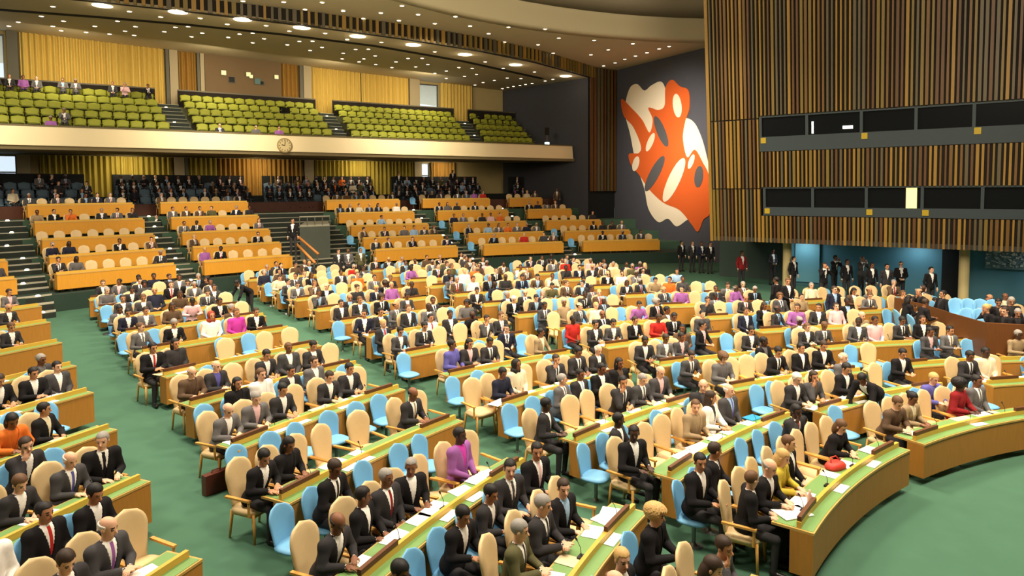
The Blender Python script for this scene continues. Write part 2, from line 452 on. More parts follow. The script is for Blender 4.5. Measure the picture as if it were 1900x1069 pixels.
def hair_mesh(style, h=.009):
    k = ('h', style, h)
    if k not in MESHC:
        MESHC[k] = np_mesh('hair', *surf(lambda p: (hairfield(p, style), np.zeros(len(p), int)), (-.16, -.19, -.26), (.16, .16, .19), h), 1)
    return MESHC[k]
def cloth(name, rgb, var=.12): return mat(name, srgb(*rgb), .85, var=var, scale=30, spec=.15)
SUITS = {'charcoal': (52, 50, 52), 'black': (30, 28, 30), 'navy': (38, 40, 56), 'grey': (100, 97, 98), 'dark grey': (70, 68, 70), 'brown': (92, 72, 56), 'tan': (150, 128, 98),
         'white': (238, 234, 228), 'cream': (222, 208, 178), 'purple': (150, 92, 158), 'violet blue': (92, 88, 160), 'red': (178, 44, 38), 'orange': (216, 110, 44), 'magenta': (190, 60, 160),
         'yellow': (196, 172, 60), 'light blue': (150, 180, 210), 'pink': (222, 180, 182), 'dark red': (132, 32, 36), 'olive': (92, 88, 60), 'dark green': (44, 62, 50)}
SKINS = {'fair': (224, 172, 140), 'tan': (190, 134, 98), 'brown': (128, 82, 56), 'dark': (74, 48, 36)}
HAIRS = {'black': (26, 22, 22), 'dark brown': (54, 38, 28), 'brown': (98, 68, 44), 'grey': (146, 140, 134), 'white': (218, 212, 204), 'blond': (196, 158, 98), 'red': (150, 50, 30)}
def paint(o, skin, suit, shirt='white', tie=None, hair='black', trousers=None):
    S = {SKIN: mat('skin_' + skin, srgb(*SKINS[skin]), .55, var=.06, scale=20, spec=.4), SHIRT: cloth('shirt_' + (shirt or 'white'), SUITS[shirt] if shirt else SUITS['white']),
         SUIT: cloth('cloth_' + suit, SUITS[suit]), TROU: cloth('cloth_' + (trousers or 'charcoal'), SUITS[trousers or 'charcoal']), SHOE: mat('shoe_leather', srgb(24, 20, 20), .35),
         EYE: mat('eye_dark', srgb(38, 26, 22), .4), LIP: mat('lip_' + skin, tuple(c * f for c, f in zip(srgb(*SKINS[skin]), (.8, .5, .5))), .5),
         TIE: cloth('tie_' + (tie or shirt or 'white'), SUITS[tie or shirt or 'white']), HAIR: mat('hair_' + hair, srgb(*HAIRS[hair]), .6, var=.3, scale=60)}
    for i in range(len(o.material_slots)):
        onto(o, S[i], i)
def person(loc, rz, pose, label, near=0, skin='fair', suit='charcoal', shirt='white', tie=None, hair='black', style='short', trousers=None, group=None, scale=1, headset=False):
    """near 0: body, hair, jacket as meshes of their own; 1 and 2: body with hair, coarser"""
    loc = Vector(loc)
    if near == 0:
        o = bpy.data.objects.new('person', fig_mesh(pose, .0085)); COL.objects.link(o)
        paint(o, skin, suit, shirt, tie, hair, trousers)
        P = POSES.get(pose) or STAND[pose]
        hh = bpy.data.objects.new('hair', hair_mesh(style)); COL.objects.link(hh); hh.parent = o
        hh.matrix_local = Matrix.Translation(Vector(P.hc)) @ Matrix(P.HR.tolist()).to_4x4()
        onto(hh, mat('hair_' + hair, srgb(*HAIRS[hair]), .6, var=.3, scale=60))
        j = bpy.data.objects.new('jacket', jacket_mesh(pose, .0105)); COL.objects.link(j); j.parent = o
        onto(j, cloth('cloth_' + suit, SUITS[suit]))
        if headset:
            g = bpy.data.objects.new('headset', headset_mesh()); COL.objects.link(g); g.parent = o; g.matrix_local = hh.matrix_local
    else:
        o = bpy.data.objects.new('person', fig_mesh(pose, .016 if near == 1 else .024, style)); COL.objects.link(o)
        paint(o, skin, suit, shirt, tie, hair, trousers)
    o.location = loc; o.rotation_euler = (0, 0, rz); o.scale = (scale,) * 3
    tag(o, label, 'person', group)
    return o
def headset_mesh():
    if 'headset' not in MESHC:
        b = MB(); m = mat('headset_white', srgb(225, 225, 225), .4)
        b.tube([(math.sin(a) * .092, -.005, .035 + math.cos(a) * .098) for a in np.linspace(-1.9, 1.9, 15)], .005, m, 6)
        for k in (-1, 1):
            b.lathe([(.024, -.01), (.028, -.004), (.028, .008), (.02, .014)], (.092 * k, -.004, .0), m, 14, axis=Matrix.Rotation(PI / 2 * k, 3, 'Y'))
        MESHC['headset'] = b.mesh('headset', True)
    return MESHC['headset']

# ------------------------------------------------------------------ hall layout
CX0, CY0 = 14.0, 1.3
def rad(x, y): return math.hypot(x - CX0, y - CY0)
def zf(x, y): return min(.5, max(0, .03 * (rad(x, y) - 13)))
def at_floor(px, py, h):
    z = h
    for _ in range(12):
        P = at_z(px, py, z); z = .5 * z + .5 * (h + zf(P.x, P.y))
    return at_z(px, py, z)
WOOD = mat('desk_wood', srgb(176, 120, 50), .45, var=.16, scale=3, wood=(9, 9, 1.2))
WOODT = mat('desk_wood_tier', srgb(214, 150, 48), .45, var=.13, scale=3, wood=(9, 9, 1.2))
EDGE = mat('desk_edge_wood', srgb(198, 156, 84), .4, var=.1, scale=6)
RAILW = mat('desk_rail_wood', srgb(206, 164, 68), .35, var=.08, scale=6)
GREEN = mat('desk_green_leather', srgb(112, 148, 86), .45, var=.06, scale=10)
STEEL = mat('steel_post', srgb(120, 124, 122), .3, metal=.8)
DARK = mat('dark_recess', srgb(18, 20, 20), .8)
BEIGE = mat('chair_beige_leather', srgb(214, 186, 138), .5, var=.05, scale=12)
CHWOOD = mat('chair_wood', srgb(206, 152, 74), .45, var=.12, scale=10)
BLUE = mat('chair_blue_vinyl', srgb(112, 172, 214), .45, var=.05, scale=12)
CARPET = mat('green_carpet', srgb(70, 104, 84), .95, var=.10, scale=2.2, spec=.1, bump=.1)
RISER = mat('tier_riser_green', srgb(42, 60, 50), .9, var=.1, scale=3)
WHITE = mat('paper_white', srgb(245, 243, 236), .7)

# rows of the seating blocks: ends of each desk on the delegates' edge of its top, found from a few measured ends
TIP = {
    '1L': {3: (484, 918), 4: (400, 824), 5: (331, 746), 6: (286, 692), 8: (223, 615)},
    '1R': {1: (1174, 931), 2: (970, 847), 3: (845, 768), 4: (739, 712), 5: (662, 668), 6: (591, 633)},
    '2L': {0: (1431, 966), 1: (1202, 873), 2: (1036, 809), 3: (908, 746), 4: (816, 691), 5: (738, 653), 6: (672, 620), 7: (623, 595), 8: (579, 573)},
    'LR': {3: (348, 1017), 4: (258, 878), 5: (200, 785), 6: (159, 718), 7: (129, 670), 8: (104, 628), 9: (84, 591), 10: (69, 562)},
    '2R': {0: (1664, 817), 1: (1464, 763)},
    '3L': {0: (1658, 806), 1: (1488, 754), 2: (1331, 712), 3: (1207, 669), 4: (1108, 638), 5: (1028, 607), 6: (950, 583)},
    '3R': {1: (1748, 709)},
    '4L': {1: (1805, 703), 2: (1647, 672), 3: (1510, 640), 4: (1395, 610), 5: (1301, 586), 6: (1221, 565)},
    '5L': {3: (1866, 627), 4: (1694, 599), 5: (1575, 577), 6: (1478, 559), 7: (1396, 540)},
}
WT = {}
for k, d in TIP.items():
    WT[k] = {}
    for r, (px, py) in d.items():
        P = at_floor(px, py, .70 if k[1] == 'L' else .77)
        if k[1] == 'R':
            n = Vector((P.x - CX0, P.y - CY0, 0)).normalized(); P = P + n * .28
        WT[k][r] = Vector((P.x, P.y))
def edge(k, r):
    if r in WT[k]: return WT[k][r]
    d = WT[k]; rs = sorted(d)
    if len(rs) < 3: return None
    if r < rs[0]: a, b = rs[0], rs[min(2, len(rs) - 1)]
    elif r > rs[-1]: a, b = rs[-1], rs[max(-4, -len(rs))]
    else:
        a = max(q for q in rs if q < r); b = min(q for q in rs if q > r)
        return d[a].lerp(d[b], (r - a) / (b - a))
    return d[a] + (d[b] - d[a]) / (b - a) * (r - a)
def gapped(kL, r, gap=1.15, frm=None):
    P = edge(kL, r); n = Vector((P.x - CX0, P.y - CY0)).normalized(); t = Vector((n.y, -n.x))
    return P - t * gap
DESKS = []          # block, row, left end, right end
def endpts(b, r):
    if b == 'L':
        R_ = edge('LR', r); n = Vector((R_.x - CX0, R_.y - CY0)).normalized(); t = Vector((n.y, -n.x)); t = (t + Vector((0, .35))).normalized()
        return R_ - t * 4.2, R_
    if b == '1': return edge('1L', r), edge('1R', r)
    if b == '2': return edge('2L', r), WT['2R'].get(r) or gapped('3L', r)
    if b == '3': return edge('3L', r), WT['3R'].get(r) or gapped('4L', r)
    if b == '4': return edge('4L', r), gapped('5L', r)
    if b == '5':
        P = edge('5L', r); n = Vector((P.x - CX0, P.y - CY0)).normalized(); t = Vector((n.y, -n.x))
        return P, P + t * 4.3
ROWS = {'L': range(2, 12), '1': range(0, 13), '2': range(0, 14), '3': range(0, 13), '4': range(1, 12), '5': range(2, 10)}
BNAME = {'L': 'far left block', '1': 'left-centre block', '2': 'centre block', '3': 'right-centre block', '4': 'right block', '5': 'far right block'}
ORD = ['zeroth', 'first', 'second', 'third', 'fourth', 'fifth', 'sixth', 'seventh', 'eighth', 'ninth', 'tenth', 'eleventh', 'twelfth', 'thirteenth', 'fourteenth', 'fifteenth', 'sixteenth', 'seventeenth', 'eighteenth', 'nineteenth', 'twentieth']
S_ = .92
class Arc:
    def __init__(s, A, B, C=None):
        m = (A + B) / 2; ch = B - A; Rr = (m - Vector((CX0, CY0))).length if C is None else C
        n = Vector((ch.y, -ch.x)).normalized()      # towards the podium
        if n.dot(Vector((CX0, CY0)) - m) < 0: n = -n
        Rr = max(Rr, ch.length * .6)
        s.c = m + n * math.sqrt(Rr * Rr - ch.length_squared / 4); s.r = Rr
        s.a0 = math.atan2(A.y - s.c.y, A.x - s.c.x); s.a1 = math.atan2(B.y - s.c.y, B.x - s.c.x)
        if s.a0 - s.a1 > PI: s.a1 += 2 * PI
        if s.a1 - s.a0 > PI: s.a0 += 2 * PI
        s.len = abs(s.a1 - s.a0) * Rr
    def pt(s, u, dr=0, z=0):        # u 0..1 left to right, dr outward
        a = s.a0 + (s.a1 - s.a0) * u
        return Vector((s.c.x + (s.r + dr) * math.cos(a), s.c.y + (s.r + dr) * math.sin(a), z))
    def yaw(s, u):                  # heading (rotation z) of +y pointing to the podium
        a = s.a0 + (s.a1 - s.a0) * u
        return a + PI / 2           # +y after the turn points to -radial
    def loc(s, P):
        a = math.atan2(P[1] - s.c.y, P[0] - s.c.x)
        while a - s.a0 > PI: a -= 2 * PI
        while a - s.a0 < -PI: a += 2 * PI
        return (a - s.a0) / (s.a1 - s.a0), math.hypot(P[0] - s.c.x, P[1] - s.c.y) - s.r
def strip(mb, arc, r0, r1, z0, z1, m, n=14, u0=0, u1=1, zb=0):
    P = []; Q = []
    a = [[arc.pt(u0 + (u1 - u0) * i / n, r0, zb + z0) for i in range(n + 1)], [arc.pt(u0 + (u1 - u0) * i / n, r0, zb + z1) for i in range(n + 1)]]
    b = [[arc.pt(u0 + (u1 - u0) * i / n, r1, zb + z0) for i in range(n + 1)], [arc.pt(u0 + (u1 - u0) * i / n, r1, zb + z1) for i in range(n + 1)]]
    mb.shell(a, b, m)
def rel(mb, o):
    mb.v = [(v[0] - o.x, v[1] - o.y, v[2] - o.z) for v in mb.v]; return mb
def make_desk(arc, zb, label, wood=WOOD, group=None, top=GREEN, tier=False):
    base = arc.pt(.5, -.3, zb)
    t = empty('delegate_desk', base, 0, label=label, cat='desk', group=group)
    D = .50
    H0, H1, H2, H3, H4 = .12, .655, .685, .690, .765
    b = MB(); strip(b, arc, 0, -D, H1, H2, EDGE, zb=zb); rel(b, base).build('desk_top', t)
    e = .03 / arc.len
    b = MB(); strip(b, arc, -.02, -D + .02, H2, H3, top, zb=zb, u0=e, u1=1 - e); rel(b, base).build('writing_surface', t, label='green leather writing surface')
    b = MB(); strip(b, arc, -.29, -.34, H3, H4, RAILW, zb=zb, u0=e, u1=1 - e); rel(b, base).build('desk_rail', t)
    b = MB(); strip(b, arc, -D + .04, -D + .01, H0, H1, wood, zb=zb); rel(b, base).build('front_panel', t)
    for u in (0, 1):
        b = MB(); w = .03 / arc.len
        strip(b, arc, -D + .04, -.22, H0, H1, wood, zb=zb, n=1, u0=(0 if u == 0 else 1 - w), u1=(w if u == 0 else 1)); rel(b, base).build('end_panel', t)
    for u in (.12, .37, .63, .88):
        b = MB(); p = arc.pt(u, -D + .16, zb - .01); b.tube([p, p + Vector((0, 0, .16))], .022, STEEL, 8)
        p2 = arc.pt(u, -.30, zb - .01)
        b.tube([p + Vector((0, 0, .14)), p2 + Vector((0, 0, .14)), p2], .018, STEEL, 6); rel(b, base).build('leg', t)
    return t

# ------------------------------------------------------------------ chair prototypes
def rounded_back(w, h, curve, z0, y0, tilt, m, th=.05, top=.5, taper=.72, n=14, k=10):
    """upholstered shell back: narrow at the seat, rounded at the top, slightly cupped"""
    P = []; Q = []
    for i in range(n + 1):
        v = i / n; z = v * h
        ww = w / 2 * (taper + (1 - taper) * min(1, v * 1.6))
        rr = w * top
        if z > h - rr:
            q = (z - (h - rr)) / rr; ww *= math.sqrt(max(0, 1 - q ** 2.4)) * .985 + .015
        a, b = [], []
        for j in range(k + 1):
            u = j / k * 2 - 1; x = ww * u
            y = y0 - z * tilt + curve * u * u * (ww / (w / 2)) ** 2
            edge_ = (1 - abs(u) ** 5) ; tt = th * (.35 + .65 * edge_) * (.5 + .5 * min(1, (1 - v) * 8))
            a.append(Vector((x, y + tt / 2, z0 + z))); b.append(Vector((x, y - tt / 2, z0 + z)))
        P.append(a); Q.append(b)
    mb = MB(); mb.shell(P, Q, m); return mb
def cushion(w, d, z, th, m, yc=0, r=3.2, n=12, k=12, front=1.0):
    P = []; Q = []
    for i in range(n + 1):
        a, b = [], []
        for j in range(k + 1):
            s = j / k * 2 - 1; t = i / n * 2 - 1
            # squircle
            q = max(abs(s), abs(t)); nrm = (abs(s) ** r + abs(t) ** r) ** (1 / r) if q > 0 else 1
            f = q / nrm if nrm else 1
            x = s * f * w / 2 * (1 + (front - 1) * (t + 1) / 2); y = t * f * d / 2
            e = 1 - q ** 6
            a.append(Vector((x, yc + y, z + th * (.45 * e + .5)))); b.append(Vector((x, yc + y, z + th * .1 * (1 - e))))
        P.append(a); Q.append(b)
    mb = MB(); mb.shell(P, Q, m); return mb
def beige_proto():
    t = empty('delegate_chair', (0, 0, 0), 0, label='beige chair prototype', cat='chair')
    cushion(.54, .50, .42, .10, BEIGE).build('seat', t, smooth=True)
    rounded_back(.49, .66, .035, .46, -.24, .16, BEIGE, th=.06, taper=.74).build('backrest', t, smooth=True)
    for sx in (-1, 1):
        for sy in (-1, 1):
            b = MB(); b.tube([(sx * .21, sy * .20, .44), (sx * .225, sy * .225 - (.03 if sy < 0 else 0), 0)], [.024, .016], CHWOOD, 8); b.build('leg', t, smooth=True)
    for sx in (-1, 1):
        b = MB(); b.tube([(sx * .265, .17, .42), (sx * .275, .18, .64)], [.02, .018], CHWOOD, 8)
        b.box((sx * .275, -.02, .655), (.05, .46, .028), CHWOOD); b.build('armrest', t)
    b = MB()
    for y in (-.2, .2): b.box((0, y, .41), (.44, .03, .05), CHWOOD)
    for x in (-.21, .21): b.box((x, 0, .41), (.03, .42, .05), CHWOOD)
    b.build('seat_frame', t)
    return t
def blue_proto():
    t = empty('adviser_chair', (0, 0, 0), 0, label='blue chair prototype', cat='chair')
    cushion(.47, .46, .41, .07, BLUE, r=3).build('seat', t, smooth=True)
    rounded_back(.44, .50, .05, .43, -.21, .20, BLUE, th=.04, taper=.82).build('backrest', t, smooth=True)
    b = MB(); b.tube([(0, 0, .06), (0, 0, .41)], [.03, .03], STEEL, 10); b.lathe([(.17, .38), (.17, .415)], (0, 0, 0), STEEL, 12); b.build('pedestal', t, smooth=False)
    b = MB(); b.lathe([(.21, 0), (.21, .012), (.05, .035), (.03, .07)], (0, 0, 0), STEEL, 20); b.build('base', t)
    return t
def merged(root, name):
    """one mesh of all the parts, for chairs too far off to show them"""
    mb = MB()
    for k in kids(root):
        me = k.data; mb.add([v.co.copy() for v in me.vertices], [tuple(p.vertices) for p in me.polygons], me.materials[0])
    return mb.mesh(name, True)
BEIGE_P = beige_proto(); BLUE_P = blue_proto()
BEIGE_M = merged(BEIGE_P, 'delegate_chair'); BLUE_M = merged(BLUE_P, 'adviser_chair')
COUNT = {}
STUFF = {}
def chair(kind, loc, rz, label, size):
    """size: pixels per metre in the photograph"""
    P, M, nm, grp = (BEIGE_P, BEIGE_M, 'delegate_chair', None) if kind == 'beige' else (BLUE_P, BLUE_M, 'adviser_chair', None)
    if size > 62: c = clone(P, loc, rz, label); return c
    o = bpy.data.objects.new(nm, M); COL.objects.link(o); o.scale = (S_,) * 3; o.location = loc; o.rotation_euler = (0, 0, rz)
    tag(o, label, 'chair'); return o

# ------------------------------------------------------------------ desks of the main floor
for b in ROWS:
    for r in ROWS[b]:
        A, B = endpts(b, r)
        if A is None or B is None: continue
        arc = Arc(A, B); m = arc.pt(.5)
        if rad(m.x, m.y) > 36.6: continue
        if m.y > 26.6 - .62 * (m.x - 8) + 0.0 and m.x > 5.5: continue
        DESKS.append({'b': b, 'r': r, 'arc': arc, 'zb': zf(m.x, m.y)})
DK = {(d['b'], d['r']): d for d in DESKS}
for d in DESKS:
    arc = d['arc']; nx = DK.get((d['b'], d['r'] + 1))
    if nx:
        p = nx['arc'].pt(.5, 0); d['pitch'] = max(1.6, arc.loc(p)[1])
    else: d['pitch'] = 1.9
    d['adv'] = min(d['pitch'] - .5 - .29, 1.25)
    d['obj'] = make_desk(arc, d['zb'], f"curved wooden desk with green top, {ORD[d['r'] + 1]} row from front, {BNAME[d['b']]}", group=None)

# people that can be told apart: photo position of the head, pose, build
# (x, y, pose, skin, suit, shirt, tie, hair colour, hair style)
f_, t_, b_, d_ = 'fair', 'tan', 'brown', 'dark'
PEOPLE = [
 (80, 693, 'clasp', t_, 'black', 'white', None, 'black', 'short'), (6, 710, 'read', t_, 'black', 'white', None, 'dark brown', 'long'), (34, 688, 'upright', f_, 'dark grey', 'white', None, 'black', 'short'),
 (80, 755, 'left', t_, 'black', 'cream', None, 'black', 'short'), (37, 785, 'write', b_, 'orange', 'orange', None, 'black', 'long'), (161, 813, 'right', f_, 'black', 'black', None, 'grey', 'short'),
 (161, 843, 'read', f_, 'dark grey', 'white', 'violet blue', 'white', 'bald'), (45, 826, 'chin', f_, 'charcoal', 'white', None, 'dark brown', 'short'), (67, 901, 'write', f_, 'charcoal', 'white', None, 'brown', 'short'),
 (170, 901, 'read', t_, 'black', 'white', None, 'black', 'short'), (92, 946, 'upright', t_, 'black', 'white', 'red', 'black', 'short'), (222, 985, 'clasp', f_, 'dark grey', 'white', 'purple', 'white', 'bald'),
 (5, 1002, 'upright', f_, 'white', 'white', 'navy', 'brown', 'short'), (138, 1040, 'write', f_, 'charcoal', 'white', None, 'dark brown', 'short'),
 (339, 695, 'clasp', f_, 'charcoal', 'violet blue', None, 'grey', 'bald'), (378, 697, 'read', f_, 'brown', 'brown', None, 'grey', 'bald'), (443, 686, 'upright', t_, 'black', 'black', None, 'black', 'long'),
 (286, 648, 'clasp', t_, 'black', 'white', 'red', 'black', 'short'), (427, 761, 'write', f_, 'grey', 'white', None, 'grey', 'bald'), (487, 740, 'read', f_, 'grey', 'pink', None, 'grey', 'short'),
 (497, 697, 'upright', f_, 'white', 'white', None, 'brown', 'short'), (540, 727, 'read', t_, 'charcoal', 'white', None, 'black', 'short'), (553, 686, 'clasp', t_, 'charcoal', 'white', None, 'black', 'short'),
 (600, 673, 'upright', f_, 'grey', 'white', None, 'dark brown', 'short'), (636, 703, 'read', f_, 'charcoal', 'white', None, 'dark brown', 'short'), (673, 690, 'clasp', t_, 'charcoal', 'white', None, 'black', 'short'),
 (793, 742, 'read', b_, 'charcoal', 'white', 'tan', 'black', 'bald'), (508, 852, 'write', t_, 'black', 'black', None, 'black', 'short'), (533, 826, 'read', b_, 'black', 'black', None, 'black', 'long'),
 (628, 903, 'left', b_, 'black', 'white', None, 'black', 'short'), (662, 882, 'read', b_, 'black', 'white', 'charcoal', 'dark brown', 'short'), (726, 852, 'right', b_, 'black', 'black', None, 'grey', 'short'),
 (733, 890, 'upright', b_, 'charcoal', 'white', 'dark red', 'grey', 'short'), (654, 976, 'write', b_, 'charcoal', 'white', None, 'black', 'bald'), (716, 1047, 'read', b_, 'black', 'black', None, 'black', 'short'),
 (866, 815, 'upright', d_, 'purple', 'magenta', None, 'black', 'short'), (864, 948, 'read', t_, 'black', 'black', None, 'black', 'short'), (981, 834, 'right', t_, 'black', 'white', 'pink', 'black', 'short'),
 (931, 866, 'right', f_, 'charcoal', 'white', 'dark grey', 'black', 'short'), (908, 908, 'read', t_, 'charcoal', 'charcoal', None, 'black', 'short'), (1028, 897, 'right', f_, 'black', 'light blue', None, 'dark brown', 'short'),
 (981, 935, 'clasp', f_, 'charcoal', 'white', 'charcoal', 'grey', 'short'), (933, 976, 'clasp', f_, 'olive', 'white', 'charcoal', 'grey', 'short'), (1236, 959, 'clasp', f_, 'black', 'black', None, 'blond', 'curly'),
 (1152, 1028, 'right', f_, 'black', 'black', None, 'blond', 'short'), (1193, 1058, 'read', f_, 'charcoal', 'white', None, 'brown', 'bald'), (1279, 1043, 'read', f_, 'brown', 'brown', None, 'dark brown', 'long'),
 (1345, 1020, 'chin', t_, 'dark grey', 'dark grey', None, 'dark brown', 'short'), (1024, 755, 'left', d_, 'charcoal', 'white', None, 'black', 'short'), (923, 686, 'read', b_, 'navy', 'navy', None, 'black', 'short'),
 (976, 688, 'upright', b_, 'cream', 'cream', None, 'black', 'scarf'), (1094, 695, 'upright', b_, 'charcoal', 'white', 'light blue', 'black', 'short'), (1055, 690, 'left', f_, 'grey', 'grey', None, 'grey', 'short'),
 (1133, 688, 'clasp', b_, 'black', 'white', None, 'black', 'short'), (1161, 712, 'chin', t_, 'charcoal', 'charcoal', None, 'black', 'short'), (1199, 703, 'read', f_, 'dark grey', 'dark grey', None, 'grey', 'short'),
 (1215, 695, 'read', f_, 'dark grey', 'pink', None, 'grey', 'bald'), (1165, 781, 'left', d_, 'charcoal', 'white', None, 'black', 'short'), (1180, 806, 'right', d_, 'black', 'black', None, 'black', 'short'),
 (1300, 714, 'right', f_, 'charcoal', 'dark grey', None, 'grey', 'bald'), (1294, 752, 'right', f_, 'tan', 'tan', None, 'brown', 'short'), (1330, 760, 'left', t_, 'white', 'charcoal', None, 'dark brown', 'long'),
 (1369, 731, 'upright', f_, 'dark grey', 'light blue', 'violet blue', 'white', 'bald'), (1472, 761, 'chin', d_, 'charcoal', 'white', 'red', 'black', 'short'), (1483, 706, 'read', f_, 'charcoal', 'white', None, 'white', 'short'),
 (1520, 700, 'chin', t_, 'dark grey', 'brown', None, 'dark brown', 'long'), (1337, 841, 'left', t_, 'black', 'black', None, 'dark brown', 'short'), (1352, 864, 'right', t_, 'black', 'black', None, 'black', 'short'),
 (1391, 849, 'read', f_, 'black', 'white', None, 'grey', 'bald'), (1408, 837, 'upright', f_, 'black', 'black', None, 'brown', 'short'), (1386, 884, 'left', f_, 'black', 'black', None, 'brown', 'short'),
 (1464, 852, 'read', f_, 'yellow', 'yellow', None, 'blond', 'long'), (1580, 793, 'write', f_, 'black', 'black', None, 'brown', 'long'), (1580, 688, 'read', t_, 'black', 'black', None, 'black', 'short'),
 (1677, 752, 'write', f_, 'brown', 'brown', None, 'brown', 'short'), (1700, 747, 'read', b_, 'tan', 'cream', None, 'black', 'bun'), (1799, 719, 'left', d_, 'dark red', 'dark red', None, 'black', 'curly'),
 (1853, 719, 'upright', b_, 'grey', 'grey', None, 'black', 'short'), (1684, 689, 'read', f_, 'violet blue', 'violet blue', None, 'blond', 'short'), (1725, 655, 'upright', t_, 'black', 'white', 'red', 'black', 'short'),
 (1748, 660, 'left', b_, 'black', 'black', None, 'dark brown', 'long'), (1729, 615, 'clasp', b_, 'dark grey', 'pink', None, 'black', 'short'), (1823, 668, 'read', b_, 'charcoal', 'charcoal', None, 'black', 'short'),
 (1857, 663, 'upright', d_, 'cream', 'cream', None, 'black', 'short'), (1475, 640, 'upright', t_, 'black', 'white', 'white', 'black', 'short'), (1439, 654, 'write', t_, 'black', 'black', None, 'black', 'short'),
 (1510, 652, 'read', t_, 'black', 'black', None, 'dark brown', 'short'), (1443, 603, 'left', b_, 'red', 'red', None, 'black', 'short'), (1471, 600, 'clasp', f_, 'charcoal', 'white', None, 'brown', 'short'),
 (1638, 600, 'upright', b_, 'pink', 'pink', None, 'black', 'short'), (1673, 597, 'read', b_, 'charcoal', 'charcoal', None, 'black', 'short'), (1523, 605, 'read', b_, 'dark grey', 'dark grey', None, 'brown', 'short'),
 (1580, 668, 'upright', f_, 'grey', 'white', None, 'white', 'bald'), (1658, 645, 'read', t_, 'black', 'black', None, 'black', 'short'), (1767, 614, 'clasp', t_, 'grey', 'white', 'tan', 'black', 'short'),
 (840, 642, 'left', b_, 'violet blue', 'violet blue', None, 'black', 'short'), (869, 642, 'clasp', t_, 'charcoal', 'pink', None, 'black', 'long'), (905, 640, 'read', b_, 'charcoal', 'charcoal', None, 'black', 'short'),
 (754, 619, 'read', t_, 'dark grey', 'dark grey', None, 'black', 'short'), (810, 590, 'upright', t_, 'white', 'white', 'red', 'black', 'short'), (789, 608, 'read', t_, 'charcoal', 'charcoal', None, 'black', 'short'),
 (686, 587, 'right', t_, 'navy', 'white', None, 'black', 'short'), (711, 585, 'clasp', t_, 'charcoal', 'white', None, 'black', 'short'), (631, 560, 'upright', t_, 'charcoal', 'white', None, 'black', 'short'),
 (674, 560, 'clasp', t_, 'charcoal', 'white', None, 'brown', 'short'), (766, 554, 'read', b_, 'dark grey', 'white', None, 'black', 'short'), (851, 587, 'upright', b_, 'charcoal', 'white', None, 'black', 'short'),
 (897, 590, 'chin', t_, 'dark grey', 'white', None, 'black', 'short'), (935, 591, 'clasp', f_, 'charcoal', 'white', 'pink', 'brown', 'short'), (895, 545, 'read', t_, 'charcoal', 'white', None, 'black', 'short'),
 (604, 650, 'read', t_, 'charcoal', 'white', None, 'black', 'short'), (564, 646, 'upright', b_, 'dark grey', 'dark grey', None, 'brown', 'short'),
 (1030, 585, 'upright', d_, 'red', 'red', None, 'black', 'short'), (1005, 617, 'left', b_, 'tan', 'cream', None, 'black', 'short'), (1106, 602, 'clasp', t_, 'charcoal', 'white', None, 'black', 'short'),
 (1152, 604, 'read', t_, 'dark grey', 'white', None, 'black', 'short'), (1188, 598, 'clasp', t_, 'black', 'black', None, 'dark brown', 'short'), (1211, 596, 'read', b_, 'black', 'black', None, 'black', 'short'),
 (1245, 600, 'read', b_, 'red', 'red', None, 'dark brown', 'short'), (1123, 653, 'read', f_, 'charcoal', 'white', None, 'white', 'bald'), (1047, 669, 'chin', t_, 'charcoal', 'charcoal', None, 'dark brown', 'short'),
 (1075, 657, 'read', b_, 'charcoal', 'charcoal', None, 'black', 'short'), (1174, 680, 'upright', b_, 'black', 'brown', None, 'black', 'long'), (1216, 640, 'read', b_, 'charcoal', 'charcoal', None, 'black', 'short'),
 (1266, 623, 'clasp', b_, 'dark grey', 'pink', None, 'black', 'short'), (961, 558, 'read', f_, 'black', 'white', None, 'white', 'short'), (1001, 560, 'clasp', b_, 'dark grey', 'dark grey', None, 'black', 'short'),
 (1278, 611, 'right', b_, 'brown', 'orange', None, 'black', 'long'), (1305, 605, 'left', t_, 'black', 'pink', None, 'black', 'short'), (1257, 628, 'read', b_, 'grey', 'white', None, 'dark brown', 'short'),
 (1398, 616, 'read', t_, 'charcoal', 'white', None, 'black', 'short'), (1423, 635, 'left', d_, 'black', 'grey', None, 'black', 'short'), (1303, 662, 'write', f_, 'dark grey', 'dark grey', None, 'dark brown', 'short'),
 (1339, 664, 'read', f_, 'grey', 'grey', None, 'brown', 'curly'), (1377, 574, 'upright', t_, 'navy', 'white', None, 'dark brown', 'short'),
 (170, 507, 'upright', f_, 'grey', 'white', None, 'brown', 'short'), (207, 507, 'clasp', f_, 'dark grey', 'white', 'white', 'brown', 'short'), (220, 522, 'right', b_, 'grey', 'pink', None, 'black', 'short'),
 (263, 518, 'read', b_, 'dark grey', 'white', None, 'black', 'short'), (281, 510, 'upright', b_, 'navy', 'navy', None, 'black', 'short'), (296, 514, 'left', t_, 'charcoal', 'light blue', None, 'dark brown', 'short'),
 (199, 528, 'clasp', f_, 'charcoal', 'white', None, 'brown', 'short'), (248, 540, 'read', b_, 'charcoal', 'charcoal', None, 'black', 'short'), (225, 554, 'upright', t_, 'dark grey', 'white', None, 'dark brown', 'short'),
 (256, 552, 'read', t_, 'dark grey', 'white', None, 'brown', 'short'), (336, 518, 'upright', b_, 'grey', 'white', None, 'black', 'short'), (364, 530, 'read', t_, 'grey', 'grey', None, 'grey', 'short'),
 (402, 535, 'clasp', t_, 'dark grey', 'white', None, 'dark brown', 'short'), (340, 549, 'read', b_, 'brown', 'brown', None, 'dark brown', 'long'), (408, 560, 'clasp', b_, 'black', 'white', 'pink', 'black', 'short'),
